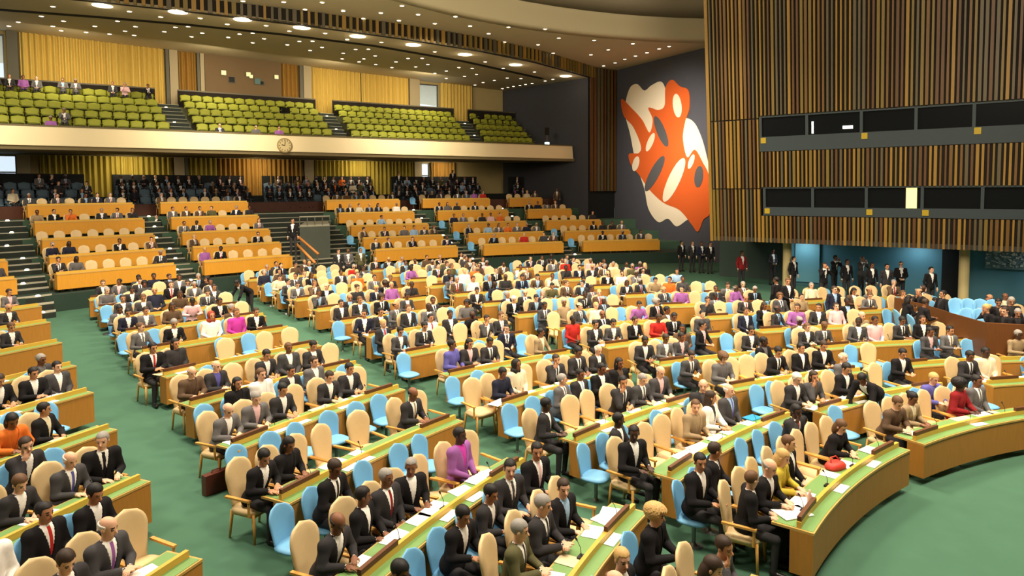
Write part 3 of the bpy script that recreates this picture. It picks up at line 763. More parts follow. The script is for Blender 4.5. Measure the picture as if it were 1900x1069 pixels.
 (244, 583, 'read', t_, 'navy', 'white', None, 'black', 'short'), (271, 575, 'clasp', t_, 'grey', 'white', 'white', 'dark brown', 'short'), (332, 575, 'read', b_, 'brown', 'brown', None, 'dark brown', 'long'),
 (397, 590, 'upright', t_, 'white', 'white', None, 'red', 'scarf'), (446, 585, 'upright', t_, 'magenta', 'magenta', None, 'brown', 'short'), (482, 581, 'clasp', t_, 'black', 'black', None, 'dark brown', 'short'),
 (275, 613, 'left', f_, 'grey', 'grey', None, 'brown', 'short'), (332, 604, 'read', t_, 'black', 'white', None, 'grey', 'short'), (332, 640, 'upright', t_, 'charcoal', 'charcoal', None, 'black', 'long'),
 (509, 665, 'read', t_, 'charcoal', 'white', None, 'black', 'short'), (70, 655, 'clasp', b_, 'dark grey', 'grey', None, 'grey', 'short'), (46, 612, 'read', t_, 'charcoal', 'charcoal', None, 'brown', 'short'),
 (38, 575, 'read', t_, 'charcoal', 'charcoal', None, 'grey', 'bald'), (15, 525, 'upright', t_, 'white', 'pink', None, 'dark brown', 'short'), (34, 545, 'clasp', t_, 'grey', 'pink', None, 'dark brown', 'short'),
 (1083, 518, 'read', t_, 'navy', 'white', None, 'black', 'short'), (660, 510, 'upright', f_, 'orange', 'orange', None, 'brown', 'short'),
]
BEIGES = [(22, 912), (99, 890), (165, 1010), (80, 1062), (58, 718), (568, 738), (598, 729), (585, 845), (626, 822), (679, 794), (739, 766), (789, 864), (810, 909), (705, 976),
          (1081, 766), (1118, 755), (1010, 691), (1251, 796), (1221, 812), (1240, 832), (1002, 920), (1444, 736), (1442, 841), (1429, 864), (1515, 838), (1520, 815), (1620, 781), (1378, 691), (1412, 688),
          (1647, 700), (1778, 760), (1411, 681), (1785, 685), (445, 655), (480, 700), (610, 655), (880, 690), (925, 650), (1300, 800), (1560, 640)]
BLUES = [(108, 841), (17, 781), (105, 759), (443, 845), (434, 749), (505, 822), (568, 807), (623, 785), (675, 768), (722, 759), (551, 968), (784, 826), (832, 819), (765, 1039), (813, 983), (681, 878), (643, 690),
         (854, 718), (957, 770), (1092, 830), (998, 755), (1129, 800), (892, 703), (1214, 778), (1249, 755), (1277, 908), (1416, 804), (1382, 819), (1345, 837), (1404, 740), (1438, 733), (1554, 774), (1303, 871), (1640, 748),
         (1677, 734), (1722, 734), (1763, 730), (1883, 719), (1559, 655), (1596, 655), (1550, 693), (1873, 662), (420, 660), (380, 690), (772, 682), (700, 650), (643, 615), (597, 595), (975, 655), (1262, 650), (1370, 640)]
SLOTS = []          # every seat taken: desk, u, row kind, who
def snap(px, py, h, lean, pref=None):
    P = at_floor(px, py, h); best = None
    for d in DESKS:
        u, dr = d['arc'].loc(P); dr += lean
        if not (-.10 < u < 1.08): continue
        for kind, rr in (('del', .34), ('adv', d['adv'])):
            if pref and kind != pref: continue
            e = abs(dr - rr) + max(0, -u, u - 1) * d['arc'].len * .5
            if best is None or e < best[0]: best = (e, d, u, kind, rr)
    return best, P
def free(d, u, kind, gap=.50):
    return all(not (s['d'] is d and s['kind'] == kind and abs(s['u'] - u) * d['arc'].len < gap) for s in SLOTS)
def take(px, py, h, lean, pref, who):
    best, P = snap(px, py, h, lean, pref)
    if best is None or best[0] > .95: return None
    e, d, u, kind, rr = best
    u = min(max(u, .0), 1.0)
    if not free(d, u, kind, .44):
        for k in range(1, 18):
            ok = [v for v in (u + .08 * k / d['arc'].len, u - .08 * k / d['arc'].len) if -.02 <= v <= 1.02 and free(d, v, kind, .445)]
            if ok: u = ok[0]; break
        else: return None
    SLOTS.append({'d': d, 'u': u, 'kind': kind, 'who': who}); return SLOTS[-1]
LEAN = {k: float(np.hypot(*POSES[k].hc[:2])) * (1 if POSES[k].hc[1] > 0 else -1) for k in POSES}
LOST = []
PEOPLE.sort(key=lambda q: q[4] in ('black', 'charcoal', 'dark grey', 'grey'))
for q in PEOPLE:
    if q[5] == q[4] and q[4] in ('black', 'charcoal', 'dark grey', 'grey') and q[8] in ('short', 'bald'): q = q[:5] + ('white', q[4] if q[0] % 2 else None) + q[7:]
    who = dict(pose=q[2], skin=q[3], suit=q[4], shirt=q[5], tie=q[6], hair=q[7], style=q[8])
    pref = None
    if not take(q[0], q[1], POSES[q[2]].hc[2] * S_, LEAN[q[2]] * S_, pref, who): LOST.append(q[:2])
for q in BEIGES:
    if not take(q[0], q[1], .78, -.26, 'del', None): LOST.append(('b',) + q)
for q in BLUES:
    if not take(q[0], q[1], .66, -.24, 'adv', None): LOST.append(('u',) + q)
print('LOST', LOST)
def rand_who(r):
    w = dict(pose=r.choice(list(POSES)), skin=r.choice([f_, f_, t_, t_, b_, d_]), tie=None, hair=r.choice(['black', 'black', 'black', 'dark brown', 'dark brown', 'brown', 'grey', 'grey', 'blond']), style=r.choice(['short'] * 6 + ['bald', 'long', 'curly', 'bun']))
    if r.random() < .80:
        w['suit'] = r.choice(['charcoal', 'charcoal', 'black', 'navy', 'grey', 'dark grey', 'brown']); w['shirt'] = r.choice(['white', 'white', 'white', 'light blue', w['suit']]); w['tie'] = r.choice([None, 'red', 'navy', 'grey'])
        if w['shirt'] == w['suit']: w['tie'] = None
    else: w['suit'] = w['shirt'] = r.choice(['white', 'cream', 'purple', 'red', 'tan', 'light blue', 'orange', 'pink', 'olive'])
    if w['skin'] in (b_, d_) and w['hair'] in ('blond', 'brown'): w['hair'] = 'black'
    return w
for d in DESKS:
    n = int(d['arc'].len / .56)
    for k in range(n):
        u = (k + .5) / n
        for kind in ('del', 'adv'):
            rr = .34 if kind == 'del' else d['adv']
            P = d['arc'].pt(u, rr, d['zb']); px, py, _ = project((P.x, P.y, P.z + .9))
            if py > 632 and -10 < px < 1870: continue
            if not free(d, u, kind, .5): continue
            x = rng.random()
            if kind == 'del': SLOTS.append({'d': d, 'u': u, 'kind': kind, 'who': rand_who(rng) if x < .66 else None})
            elif x < .74: SLOTS.append({'d': d, 'u': u, 'kind': kind, 'who': rand_who(rng) if x < .26 else None})
FIG = []            # people: dict(loc, rz, who, s, locator)
CHAIRS = []
for s in SLOTS:
    d = s['d']; rr = .34 if s['kind'] == 'del' else d['adv']
    P = d['arc'].pt(s['u'], rr, d['zb']); yaw = d['arc'].yaw(s['u']) + rng.uniform(-.14, .14)
    px, py, zc = project((P.x, P.y, P.z + .8)); sc = FPX / max(zc, .5)
    s.update(P=P, yaw=yaw, s=sc, px=px, py=py, vis=(-60 < px < 1960 and py < 1290 and zc > 1))
SLOTS = [s for s in SLOTS if s['vis']]
from itertools import groupby
key = lambda s: (s['d']['b'], s['d']['r'])
for (b, r), g in groupby(sorted(SLOTS, key=lambda s: (*key(s), s['u'])), key=key):
    g = list(g); np_, nb, nu = 0, 0, 0
    loc = f"desk row {ORD[r + 1]}, {BNAME[b]}"
    for s in g:
        if s['kind'] == 'del': nb += 1; CHAIRS.append(('beige', s, nb, loc))
        else: nu += 1; CHAIRS.append(('blue', s, nu, loc))
        if s['who']:
            np_ += 1; FIG.append(dict(loc=s['P'], rz=s['yaw'], who=s['who'], s=s['s'], where=f"{ORD[min(np_, 20)]} from left", row=loc))
print('slots', len(SLOTS), 'people', len(FIG), 'chairs', len(CHAIRS))

# ------------------------------------------------------------------ floor and raised tiers at the back
Cn = Vector((CX0, CY0))
def polar(a, R, z=0): return Vector((CX0 + R * math.cos(a), CY0 + R * math.sin(a), z))
def on_circle(px, R):
    """ground point on the circle of radius R about the podium seen at photo column px"""
    d = ray(px, 420); k = Vector((d.x, d.y)).normalized()
    bq = -2 * k.dot(Cn); cq = Cn.dot(Cn) - R * R
    t = (-bq + math.sqrt(bq * bq - 4 * cq)) / 2
    return k * t
mb = MB(); P = []
for i in range(0, 23):
    R = [0, 6, 13, 14, 16, 18, 20, 22, 24, 26, 28, 29.6, 30.4, 32, 34, 36, 38, 41, 44, 48, 52, 57, 62][i]
    P.append([polar(PI * 2 * j / 96, R, min(.5, max(0, .03 * (R - 13)))) for j in range(97)])
mb.grid(P, CARPET); mb.build('floor', kind='structure')

TZ = [1.12, 1.57, 2.12, 2.78, 3.52]        # platform heights
TR = [38.5 + 2.3 * k for k in range(5)]    # radius of each front panel
A0, A1 = math.radians(62), math.radians(163)
def ring(mb, R0, R1, z0, z1, m, a0=A0, a1=A1, n=64):
    f = lambda R, z: [polar(a0 + (a1 - a0) * i / n, R, z) for i in range(n + 1)]
    mb.shell([f(R0, z0), f(R0, z1)], [f(R1, z0), f(R1, z1)], m)
TF = mat('tier_carpet', srgb(60, 84, 66), .95, var=.1, scale=3)
for k in range(5):
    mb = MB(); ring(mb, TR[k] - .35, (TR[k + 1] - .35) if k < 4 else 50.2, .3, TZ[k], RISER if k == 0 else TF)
    mb.build('floor_tier', kind='structure')
BLK = [('far left', None, (18, -40)), ('left', (92, 47), (316, 245)), ('left-centre', (369, 294), (534, 457)), ('centre', (690, 603), (843, 739)), ('right-centre', (892, 781), (1040, 906)), ('right', (1077, 942), (1219, 1003))]
TFIG = []
for bi, (nm, Lp, Rp) in enumerate(BLK):
    for k in range(5):
        f = k / 4; Rp_ = Rp[0] + (Rp[1] - Rp[0]) * f
        B = on_circle(Rp_, TR[k] + .5)
        if Lp: A = on_circle(Lp[0] + (Lp[1] - Lp[0]) * f, TR[k] + .5)
        else: n = (B - Cn).normalized(); A = B - Vector((n.y, -n.x)) * 3.6
        arc = Arc(A, B, TR[k] + .5)
        make_desk(arc, TZ[k], f"long golden wooden desk on {ORD[k + 1]} raised tier, {nm} section", wood=WOODT, top=EDGE, tier=True)
        n = max(3, int(arc.len / .58))
        for j in range(n):
            u = (j + .5) / n; P = arc.pt(u, .36, TZ[k]); x = rng.random()
            px, py, zc = project(P)
            if not -30 < px < 1930: continue
            if j % 2 == 0: w = arc.pt(u, -.13, TZ[k] + .692); q = MB(); q.box((0, 0, .004), (.36, .22, .008), WHITE); q = q.build('paper_sheets'); q.location = w; q.rotation_euler = (0, 0, arc.yaw(u)); tag(q, f"white papers at {ORD[j + 1]} place, {ORD[k + 1]} raised tier, {nm} section", 'paper')
            CHAIRS.append(('beige', dict(P=P, yaw=arc.yaw(u), s=FPX / zc), j + 1, f"{ORD[k + 1]} raised tier, {nm} section"))
            if x < .62: TFIG.append(dict(loc=P, rz=arc.yaw(u) + rng.uniform(-.2, .2), who=rand_who(rng), s=FPX / zc, where=f"{ORD[j + 1]} from left", row=f"{ORD[k + 1]} raised tier, {nm} section"))
        if Lp and rng.random() < .6 and k < 5 and bi > 2:
            P = arc.pt(-.09, .2, TZ[k]); CHAIRS.append(('blue', dict(P=P, yaw=arc.yaw(0), s=FPX / project(P)[2]), 0, f"{ORD[k + 1]} raised tier beside {nm} section"))
# flights of steps between the tier sections
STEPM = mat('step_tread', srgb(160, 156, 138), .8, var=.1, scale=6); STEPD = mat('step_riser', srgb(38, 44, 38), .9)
LAMP = mat('step_lamp', (1, .9, .65), .5, emit=5)
aisles = [('far left', (18, -40), (92, 47)), ('left', (316, 245), (369, 294)), ('centre', (534, 457), (690, 603)), ('right-centre', (843, 739), (892, 781)), ('right', (1040, 906), (1077, 942))]
for nm, a, b in aisles:
    base = on_circle(a[0], TR[0] - .6); base = Vector((base.x, base.y, .5))
    t = empty('aisle_steps', base, 0, label=f"flight of carpeted steps beside the {nm} tiers", cat='steps')
    mb = MB(); mn = MB(); zprev = .5; ns = 0
    for k in range(5):
        rise = TZ[k] - zprev; m = 3
        for q in range(m):
            R0 = TR[k] - .35 - (m - 1 - q) * .62 - .0; z = zprev + rise * (q + 1) / m
            f = (R0 - TR[0]) / 9.2; xa = a[0] + (a[1] - a[0]) * f + 3; xb = b[0] + (b[1] - b[0]) * f - 3
            pa, pb = on_circle(xa, R0), on_circle(xb, R0); R1 = R0 + .62; pc, pd = on_circle(xb, R1), on_circle(xa, R1)
            z0 = max(.45, z - .5)
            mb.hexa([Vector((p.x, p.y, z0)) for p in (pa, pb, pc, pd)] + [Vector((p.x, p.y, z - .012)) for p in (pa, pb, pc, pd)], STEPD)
            pe, pf = on_circle(xb, R0 + .42), on_circle(xa, R0 + .42)
            mn.hexa([Vector((p.x, p.y, z - .012)) for p in (pa, pb, pe, pf)] + [Vector((p.x, p.y, z + .012)) for p in (pa, pb, pe, pf)], STEPM)
            if (q + k) % 2 == 0 and nm != 'centre':
                c = pa.lerp(pb, .35 if k % 2 else .6); l = MB(); l.lathe([(.075, 0), (.075, .035), (.05, .06)], (0, 0, 0), LAMP, 10)
                ns += 1; o = l.build('step_lamp', t); o.location = Vector((c.x, c.y, z + .012)) - base
        zprev = TZ[k]
    rel(mb, base).build('riser', t); rel(mn, base).build('tread', t)

# commentators' booth with handrails between the tier sections
BOOTH = mat('booth_grey', srgb(76, 82, 72), .6, var=.12, scale=2)
p0, p1 = on_circle(556, 40.2), on_circle(612, 40.2); q0, q1 = on_circle(568, 44), on_circle(608, 44)
base = Vector((p0.x, p0.y, .5)); t = empty('control_booth', base, 0, label='grey box-shaped booth standing between the tiers at the centre aisle', cat='booth')
mb = MB(); mb.hexa([Vector((p.x, p.y, .5)) for p in (p0, p1, q1, q0)] + [Vector((p.x, p.y, 3.05)) for p in (p0, p1, q1, q0)], BOOTH); rel(mb, base).build('body', t)
mb = MB(); mb.hexa([Vector((p.x, p.y, 3.05)) for p in (p0, p1, q1, q0)] + [Vector((p.x, p.y, 3.14)) for p in (p0, p1, q1, q0)], STEPM); rel(mb, base).build('top', t)
mb = MB()
for f in (0, .25, .5, .75, 1):
    pp = p0.lerp(p1, f); mb.tube([Vector((pp.x, pp.y, 3.1)), Vector((pp.x, pp.y, 3.55))], .025, STEEL, 6)
mb.tube([Vector((p0.x, p0.y, 3.55)), Vector((p1.x, p1.y, 3.55))], .03, STEPM, 6); rel(mb, base).build('guard_rail', t)
RAILO = mat('handrail_wood', srgb(196, 128, 62), .45)
for nm, (xa, ya), (xb, yb), R in (('upper', (545, 430), (590, 470), 39.2), ('lower', (547, 448), (583, 486), 37.6)):
    a = on_circle(xa, R); b = on_circle(xb, R - 1.6); za = H - (ya - YH) * a.y / FPX; zb = H - (yb - YH) * b.y / FPX
    t = empty('handrail', (a.x, a.y, za - 1), 0, label=f"{nm} sloping orange-brown wooden handrail beside the grey booth", cat='handrail')
    mb = MB(); mb.tube([(0, 0, 1), (b.x - a.x, b.y - a.y, zb - za + 1)], .06, RAILO, 8); mb.build('rail', t, smooth=True)
    for f in (.05, .5, .95):
        x, y, z = (b.x - a.x) * f, (b.y - a.y) * f, (zb - za) * f + 1
        mb = MB(); mb.tube([(x, y, z), (x, y, max(z - 1.3, .5 - za + 1))], .03, STEEL, 6); mb.build('post', t)

# ------------------------------------------------------------------ lower public seats under the balcony
BW_A, BW_B = (-28.6, 37.6), (-.7, 55.4)
DIRW = (Vector(BW_B) - Vector(BW_A)).normalized(); NRM = Vector((-DIRW.y, DIRW.x))       # NRM points to the back wall
NB = NRM.dot(Vector(BW_A))
REDW = mat('dark_red_wood', srgb(82, 44, 28), .5, var=.2, scale=3)
mb = MB(); ring(mb, 49.8, 49.9, 2.9, 4.15, REDW, a1=math.radians(158)); mb.build('wall_parapet', kind='structure')
mb = MB()
LR = [50.0, 51.0, 52.0]; LZ = [3.75, 4.15, 4.55]
for k in range(3): ring(mb, LR[k] , LR[k] + (1.0 if k < 2 else 1.3), 3.3, LZ[k], DARK)
ring(mb, 49.9, 50.0, 3.3, 3.6, DARK); mb.build('floor_gallery', kind='structure')
SEATB = mat('seat_blue_grey', srgb(78, 98, 112), .7, var=.1, scale=8)
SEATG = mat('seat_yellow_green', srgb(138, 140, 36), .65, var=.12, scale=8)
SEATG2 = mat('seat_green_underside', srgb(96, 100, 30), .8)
def gallery_seat(m, m2):
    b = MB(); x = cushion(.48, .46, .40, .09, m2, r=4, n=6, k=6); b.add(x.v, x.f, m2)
    x = rounded_back(.56, .44, .02, .40, -.20, .16, m, th=.08, top=.14, taper=.98, n=7, k=6); b.add(x.v, x.f, m)
    b.box((0, 0, .2), (.06, .30, .40), DARK)
    for sx in (-1, 1): b.box((sx * .285, .02, .56), (.03, .34, .04), m2)
    return b.mesh('gallery_chair', True)
GS_B = gallery_seat(SEATB, SEATB); GS_G = gallery_seat(SEATG, SEATG2)
LSEC = [('far left', -20, 160, 190), ('left', 212, 455, 470), ('centre', 488, 690, 700), ('right-centre', 728, 885, 900), ('right', 944, 972, 976)]
for nm, xa, xb, xc in LSEC:
    base = on_circle(xa, 53.1); base = Vector((base.x, base.y, 4.4))
    mb = MB(); pa, pb = on_circle(xa, 53.1), on_circle(xb, 53.1); aa, ab = math.atan2(pa.y - CY0, pa.x - CX0), math.atan2(pb.y - CY0, pb.x - CX0)
    ring(mb, 53.1, 53.25, 4.3, 5.85, DARK, aa, ab, 10); rel(mb, base)
    o = mb.build('seating_screen'); o.location = base; tag(o, f"low black screen wall behind the {nm} dark public seats", 'screen')
    for k in range(3):
        f = k / 2; x1 = xc + (xb - xc) * f
        p, q = on_circle(xa + 4, LR[k] + .4), on_circle(x1, LR[k] + .4); n = int((q - p).length / .58)
        for j in range(n):
            w = p.lerp(q, (j + .5) / n); th = math.atan2(w.y - CY0, w.x - CX0)
            o = bpy.data.objects.new('gallery_chair', GS_B); COL.objects.link(o); o.location = (w.x, w.y, LZ[k]); o.rotation_euler = (0, 0, th + PI / 2)
            tag(o, f"dark blue-grey public seat, {ORD[min(j + 1, 20)]} from left, row {ORD[k + 1]}, {nm} lower gallery", 'seat', f"blue-grey seats of the {nm} lower gallery")
            if rng.random() < (.25 if nm == 'far left' else .85):
                w_ = rand_who(rng)
                if rng.random() < .7: w_['suit'] = 'black'
                TFIG.append(dict(loc=Vector((w.x, w.y, LZ[k])), rz=th + PI / 2 + rng.uniform(-.3, .3), who=w_, s=FPX / w.y, where=f"{ORD[min(j + 1, 20)]} from left", row=f"row {ORD[k + 1]}, {nm} lower gallery", dark=1))

# ------------------------------------------------------------------ walls
def wallseg(name, A, B, z0, z1, m, th=.3, **t):
    A, B = Vector(A), Vector(B); d = (B - A).normalized(); n = Vector((-d.y, d.x)) * th
    mb = MB(); c = [A, B, B + n, A + n]
    mb.hexa([Vector((p.x, p.y, z0)) for p in c] + [Vector((p.x, p.y, z1)) for p in c], m)
    return mb.build(name, **t)
def bw(px):          # point of the back wall line seen at column px
    d = ray(px, 300); k = NB / (NRM.x * d.x + NRM.y * d.y); return Vector((d.x * k, d.y * k))
CREAMW = mat('back_wall_plaster', srgb(176, 156, 106), .85, var=.05, scale=1.5)
DGREY = mat('side_wall_dark_felt', srgb(72, 72, 78), .9, var=.07, scale=3)
A_ = Vector(BW_A) - DIRW * 12; B_ = Vector(BW_B) + DIRW * .8
# back wall with window openings at the photographed places
WIN = [(-60, 18, 8.0, 13.6), (777, 815, 8.0, 12.9), (-30, 31, 5.6, 6.95), (779, 797, 5.6, 6.9)]
def wall_with_holes():
    mb = MB(); o0 = Vector((A_.x, A_.y)); T = lambda p: (p - o0).dot(DIRW)
    for lo, hi, ws in ((3.0, 7.3, [w for w in WIN if w[3] < 8]), (7.3, 16, [w for w in WIN if w[3] > 8])):
        x = 0; L = (B_ - A_).length
        sp = sorted((T(bw(w[0])), T(bw(w[1])), w[2], w[3]) for w in ws)
        for a, b, z0, z1 in sp + [(L, L, lo, hi)]:
            def q(xa, xb, za, zb):
                if xb - xa < .01 or zb - za < .01: return
                p, r = o0 + DIRW * xa, o0 + DIRW * xb; c = [p, r, r + NRM * .3, p + NRM * .3]
                mb.hexa([Vector((v.x, v.y, za)) for v in c] + [Vector((v.x, v.y, zb)) for v in c], CREAMW)
            q(x, a, lo, hi)
            if a < L: q(a, b, lo, z0); q(a, b, z1, hi)
            x = b
    mb.build('wall_back', kind='structure')
wall_with_holes()
GLASS = mat('window_glass', (.75, .88, .98), .05, alpha=.25)
FRAME = mat('window_frame_metal', srgb(96, 100, 100), .4, metal=.4)
for i, (xa, xb, z0, z1) in enumerate(WIN):
    p, r = bw(xa), bw(xb); mb = MB(); c = (p + r) / 2 + NRM * .15; L = (r - p).length; ang = math.atan2(DIRW.y, DIRW.x)
    fr = empty(f'window_{i + 1}', (c.x, c.y, z0), ang, kind='structure')
    for x in (-L / 2 + .04, L / 2 - .04): mb.box((x, 0, (z1 - z0) / 2), (.08, .08, z1 - z0), FRAME)
    for z in (.04, (z1 - z0) * .28, z1 - z0 - .04): mb.box((0, 0, z), (L, .07, .08), FRAME)
    mb.build('window_frame', fr); mb = MB(); mb.box((0, 0, (z1 - z0) / 2), (L - .1, .015, z1 - z0 - .1), GLASS); mb.build('window_pane', fr)
# daylight behind the windows: a pale city sky is the world; a bright facade stands across the street
# side wall from the back corner to the slatted pier, then the wall that carries the tapestry
wallseg('wall_side', BW_B, (5.3, 46.9), 2.5, 16, DGREY, kind='structure', th=.3)
wallseg('wall_pier', (5.3, 46.9), (7.35, 48.2), 2.5, 16, DARK, kind='structure', th=.3)
wallseg('wall_tapestry', (7.35, 48.2), (13.9, 35.3), 0, 16, DGREY, kind='structure', th=.3)
SL = [mat('slat_' + n, srgb(*c), .5, var=.15, scale=5, wood=(8, 8, .6)) for n, c in (('gold', (134, 102, 40)), ('brown', (98, 70, 28)), ('olive', (108, 88, 36)), ('rust', (84, 56, 26)), ('grey', (82, 72, 50)))]
def slats(A, B, z0, z1, pitch, w, dep, name, tilt=None, mats=SL, parent=None, m0=0, **t):
    A, B = Vector(A), Vector(B); L = (B - A).length; d = (B - A).normalized(); n = Vector((d.y, -d.x))
    mb = MB(); k = int(L / pitch); r = random.Random(5)
    off = (lambda z: tilt(z)) if tilt else (lambda z: 0)
    for i in range(k):
        c = A + d * ((i + .5) * L / k); ww = w * r.choice((.8, 1, 1.2)) / 2; q = [c - d * ww, c + d * ww, c + d * ww - n * dep, c - d * ww - n * dep]
        mb.hexa([Vector((*(p + n * (dep + off(z0))), z0)) for p in q] + [Vector((*(p + n * (dep + off(z1))), z1)) for p in q], r.choice(mats))
    return mb.build(name, parent, **t)
slats((5.35, 46.75), (7.4, 48.0), 4.7, 13.3, .30, .16, .14, 'trim_pier_slats', kind='structure', mats=[SL[1], SL[3], SL[4]])

# booths' wall on the right: battens on a dark backing that leans over the hall
WA, WB = Vector((8.6, 28.6)), Vector((17.1, 22.6)); WD = (WB - WA).normalized(); WN = Vector((WD.y, -WD.x))
if WN.y > 0: WN = -WN
WE = WA + WD * 14.5
tl = lambda z: max(0, (z - 2.6)) * .115
def leanbox(mb, u0, u1, z0, z1, d0, d1, m):
    f = lambda u, z, d: Vector((*(WA + WD * u + WN * (tl(z) + d)), z))
    mb.hexa([f(u0, z0, d1), f(u1, z0, d1), f(u1, z0, d0), f(u0, z0, d0), f(u0, z1, d1), f(u1, z1, d1), f(u1, z1, d0), f(u0, z1, d0)], m)
WL = 14.5; U1 = (at_wall(1416, 300, tuple(WA), tuple(WB)).xy - WA).dot(WD)         # booths start this far along
BACKD = mat('batten_backing_black', srgb(26, 20, 12), .9)
mb = MB()
for u0, u1, z0, z1 in ((0, WL, 2.62, 3.72), (0, U1, 3.72, 4.8), (0, WL, 4.8, 6.28), (0, U1, 6.28, 7.62), (0, WL, 7.62, 15.5)): leanbox(mb, u0, u1, z0, z1, -.25, -.0, BACKD)
mb.build('wall_right', kind='structure')
def lslats(u0, u1, z0, z1, pitch, seed, name='trim_battens'):
    mb = MB(); r = random.Random(seed); k = int((u1 - u0) / pitch)
    for i in range(k):
        u = u0 + (i + .5) * (u1 - u0) / k; w = .028 * r.choice((1, 1.3, 1.7))
        leanbox(mb, u - w, u + w, z0, z1, 0, .10, r.choice([SL[0], SL[0], SL[2], SL[1], SL[4], SL[3]]))
    mb.build(name, kind='structure')
lslats(0, U1, 7.6, 15.5, .15, 1); lslats(U1, WL, 7.68, 15.5, .15, 2); lslats(0, U1, 4.82, 7.55, .15, 3); lslats(U1, WL, 4.86, 6.26, .15, 4); lslats(0, U1, 2.62, 4.78, .15, 5); lslats(U1, WL, 2.62, 3.70, .15, 6)
mb = MB(); leanbox(mb, -.12, 0.0, 2.6, 15.5, -.3, .12, SL[0]); mb.build('trim_corner', kind='structure')
BFR = mat('booth_frame', srgb(46, 56, 60), .6); BGL = mat('booth_glass', (.006, .007, .008), .3, spec=.04); YEL = mat('sign_yellow', srgb(160, 136, 34), .5)
LITM = mat('booth_lit_panel', srgb(236, 226, 150), .5, emit=.9); LITW = mat('booth_lamp', (1, .95, .8), .5, emit=4)
for fl, (zg0, zg1, zb0, divs) in enumerate((( 6.85, 7.60, 6.30, (1415, 1499, 1598, 1697, 1802, 1915, 2030)), (4.06, 4.80, 3.74, (1420, 1509, 1608, 1711, 1822, 1932, 2040)))):
    us = []
    for px in divs:
        P = at_wall(px, 300, tuple(WA), tuple(WB)); us.append((Vector((P.x, P.y)) - WA).dot(WD))
    fn = 'upper' if fl == 0 else 'lower'
    for i in range(len(us) - 1):
        u0, u1 = us[i], us[i + 1]
        if u0 > WL: break
        u1 = min(u1, WL); c = WA + WD * u0 + WN * tl(zb0); base = Vector((c.x, c.y, zb0))
        t = empty('interpreter_booth', base, 0, label=f"{ORD[i + 1]} dark glazed booth from the left, {fn} row in the batten wall", cat='booth')
        b = MB(); leanbox(b, u0, u1, zb0 - .02, zg0, -.20, .06, BFR); rel(b, base).build('sill_panel', t)
        b = MB(); leanbox(b, u0, u0 + .10, zg0, zg1, -.20, .05, BFR); leanbox(b, u0, u1, zg1, zg1 + .06, -.2, .04, BFR); rel(b, base).build('frame', t)
        b = MB(); leanbox(b, u0 + .1, u1, zg0, zg1, -.05, -.03, BGL); rel(b, base).build('pane', t)
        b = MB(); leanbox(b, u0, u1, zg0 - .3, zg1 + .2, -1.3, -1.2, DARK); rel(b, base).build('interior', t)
        if (fl, i) in ((0, 0), (0, 2), (0, 4), (1, 0), (1, 2), (1, 3)):
            b = MB(); leanbox(b, u0 + .06, u0 + .26, zb0 + .30 if fl == 0 else zb0 + .06, zb0 + .52 if fl == 0 else zb0 + .27, .06, .08, YEL); rel(b, base).build('number_sign', t, label='small square yellow sign')
        if (fl, i) == (1, 2):
            b = MB(); P = at_wall(1692, 370, tuple(WA), tuple(WB)); uu = (Vector((P.x, P.y)) - WA).dot(WD); leanbox(b, uu - .17, uu + .17, zg0, zg1, -.02, 0.0, LITM); rel(b, base).build('lit_panel', t, label='tall pale yellow lit panel')
        if (fl, i) == (0, 1):
            b = MB(); P = at_wall(1577, 250, tuple(WA), tuple(WB)); uu = (Vector((P.x, P.y)) - WA).dot(WD); leanbox(b, uu - .17, uu + .17, zg0 + .16, zg0 + .27, -.02, 0.0, LITW)
            uu = u0 + .25; leanbox(b, uu - .03, uu + .03, zg0 + .05, zg0 + .5, -.02, 0, LITW); rel(b, base).build('desk_lamp', t, label='small white lamp glowing')
# lobby under the booths
TEAL = mat('lobby_teal_wall', srgb(74, 124, 140), .6, var=.04, scale=2); COLM = mat('lobby_column', srgb(196, 178, 130), .5)
def under(px, dep):      # point dep metres behind the batten wall line at column px
    A2, B2 = WA - WN * dep, WB - WN * dep; P = at_wall(px, 480, tuple(A2), tuple(B2)); return Vector((P.x, P.y))
def useg(name, x0, x1, dep, z0, z1, m, **t): return wallseg(name, under(x0, dep), under(x1, dep), z0, z1, m, kind='structure', **t)
mb = MB(); c = [WA + WN * .1 + WD * -.1, WE + WN * .1, WE - WN * 5.5, WA - WN * 5.5]
mb.hexa([Vector((*p, 2.63)) for p in c] + [Vector((*p, 2.8)) for p in c], mat('lobby_soffit', srgb(40, 40, 38), .8)); mb.build('ceiling_lobby', kind='structure')
useg('wall_lobby', 1335, 1468, 4.6, 0, 2.7, mat('lobby_dark_green', srgb(52, 66, 60), .8)); useg('wall_lobby', 1468, 1748, 3.6, 0, 2.7, TEAL); useg('wall_lobby', 1748, 1782, 3.4, 0, 2.7, DARK); useg('wall_lobby', 1782, 2060, 3.6, 0, 2.7, TEAL)
for x0, x1 in ((1452, 1469), (1781, 1798)):
    p = under((x0 + x1) / 2, 1.2); o = MB(); o.lathe([(.17, 0), (.17, 2.64)], (0, 0, 0), COLM, 16); o = o.build('wall_column', kind='structure', smooth=False); o.location = (p.x, p.y, 0)
FRZ = [mat('frieze_' + str(i), srgb(*c), .8) for i, c in enumerate(((214, 212, 196), (150, 168, 168), (104, 122, 128)))]
a, b = under(1828, 3.45), under(1990, 3.45); base = Vector((a.x, a.y, 1.7)); t = empty('relief_map', base, 0, label='mottled grey-white relief panel on the teal wall at right', cat='wall panel')
mb = MB(); r = random.Random(3); dd = (b - a).normalized()
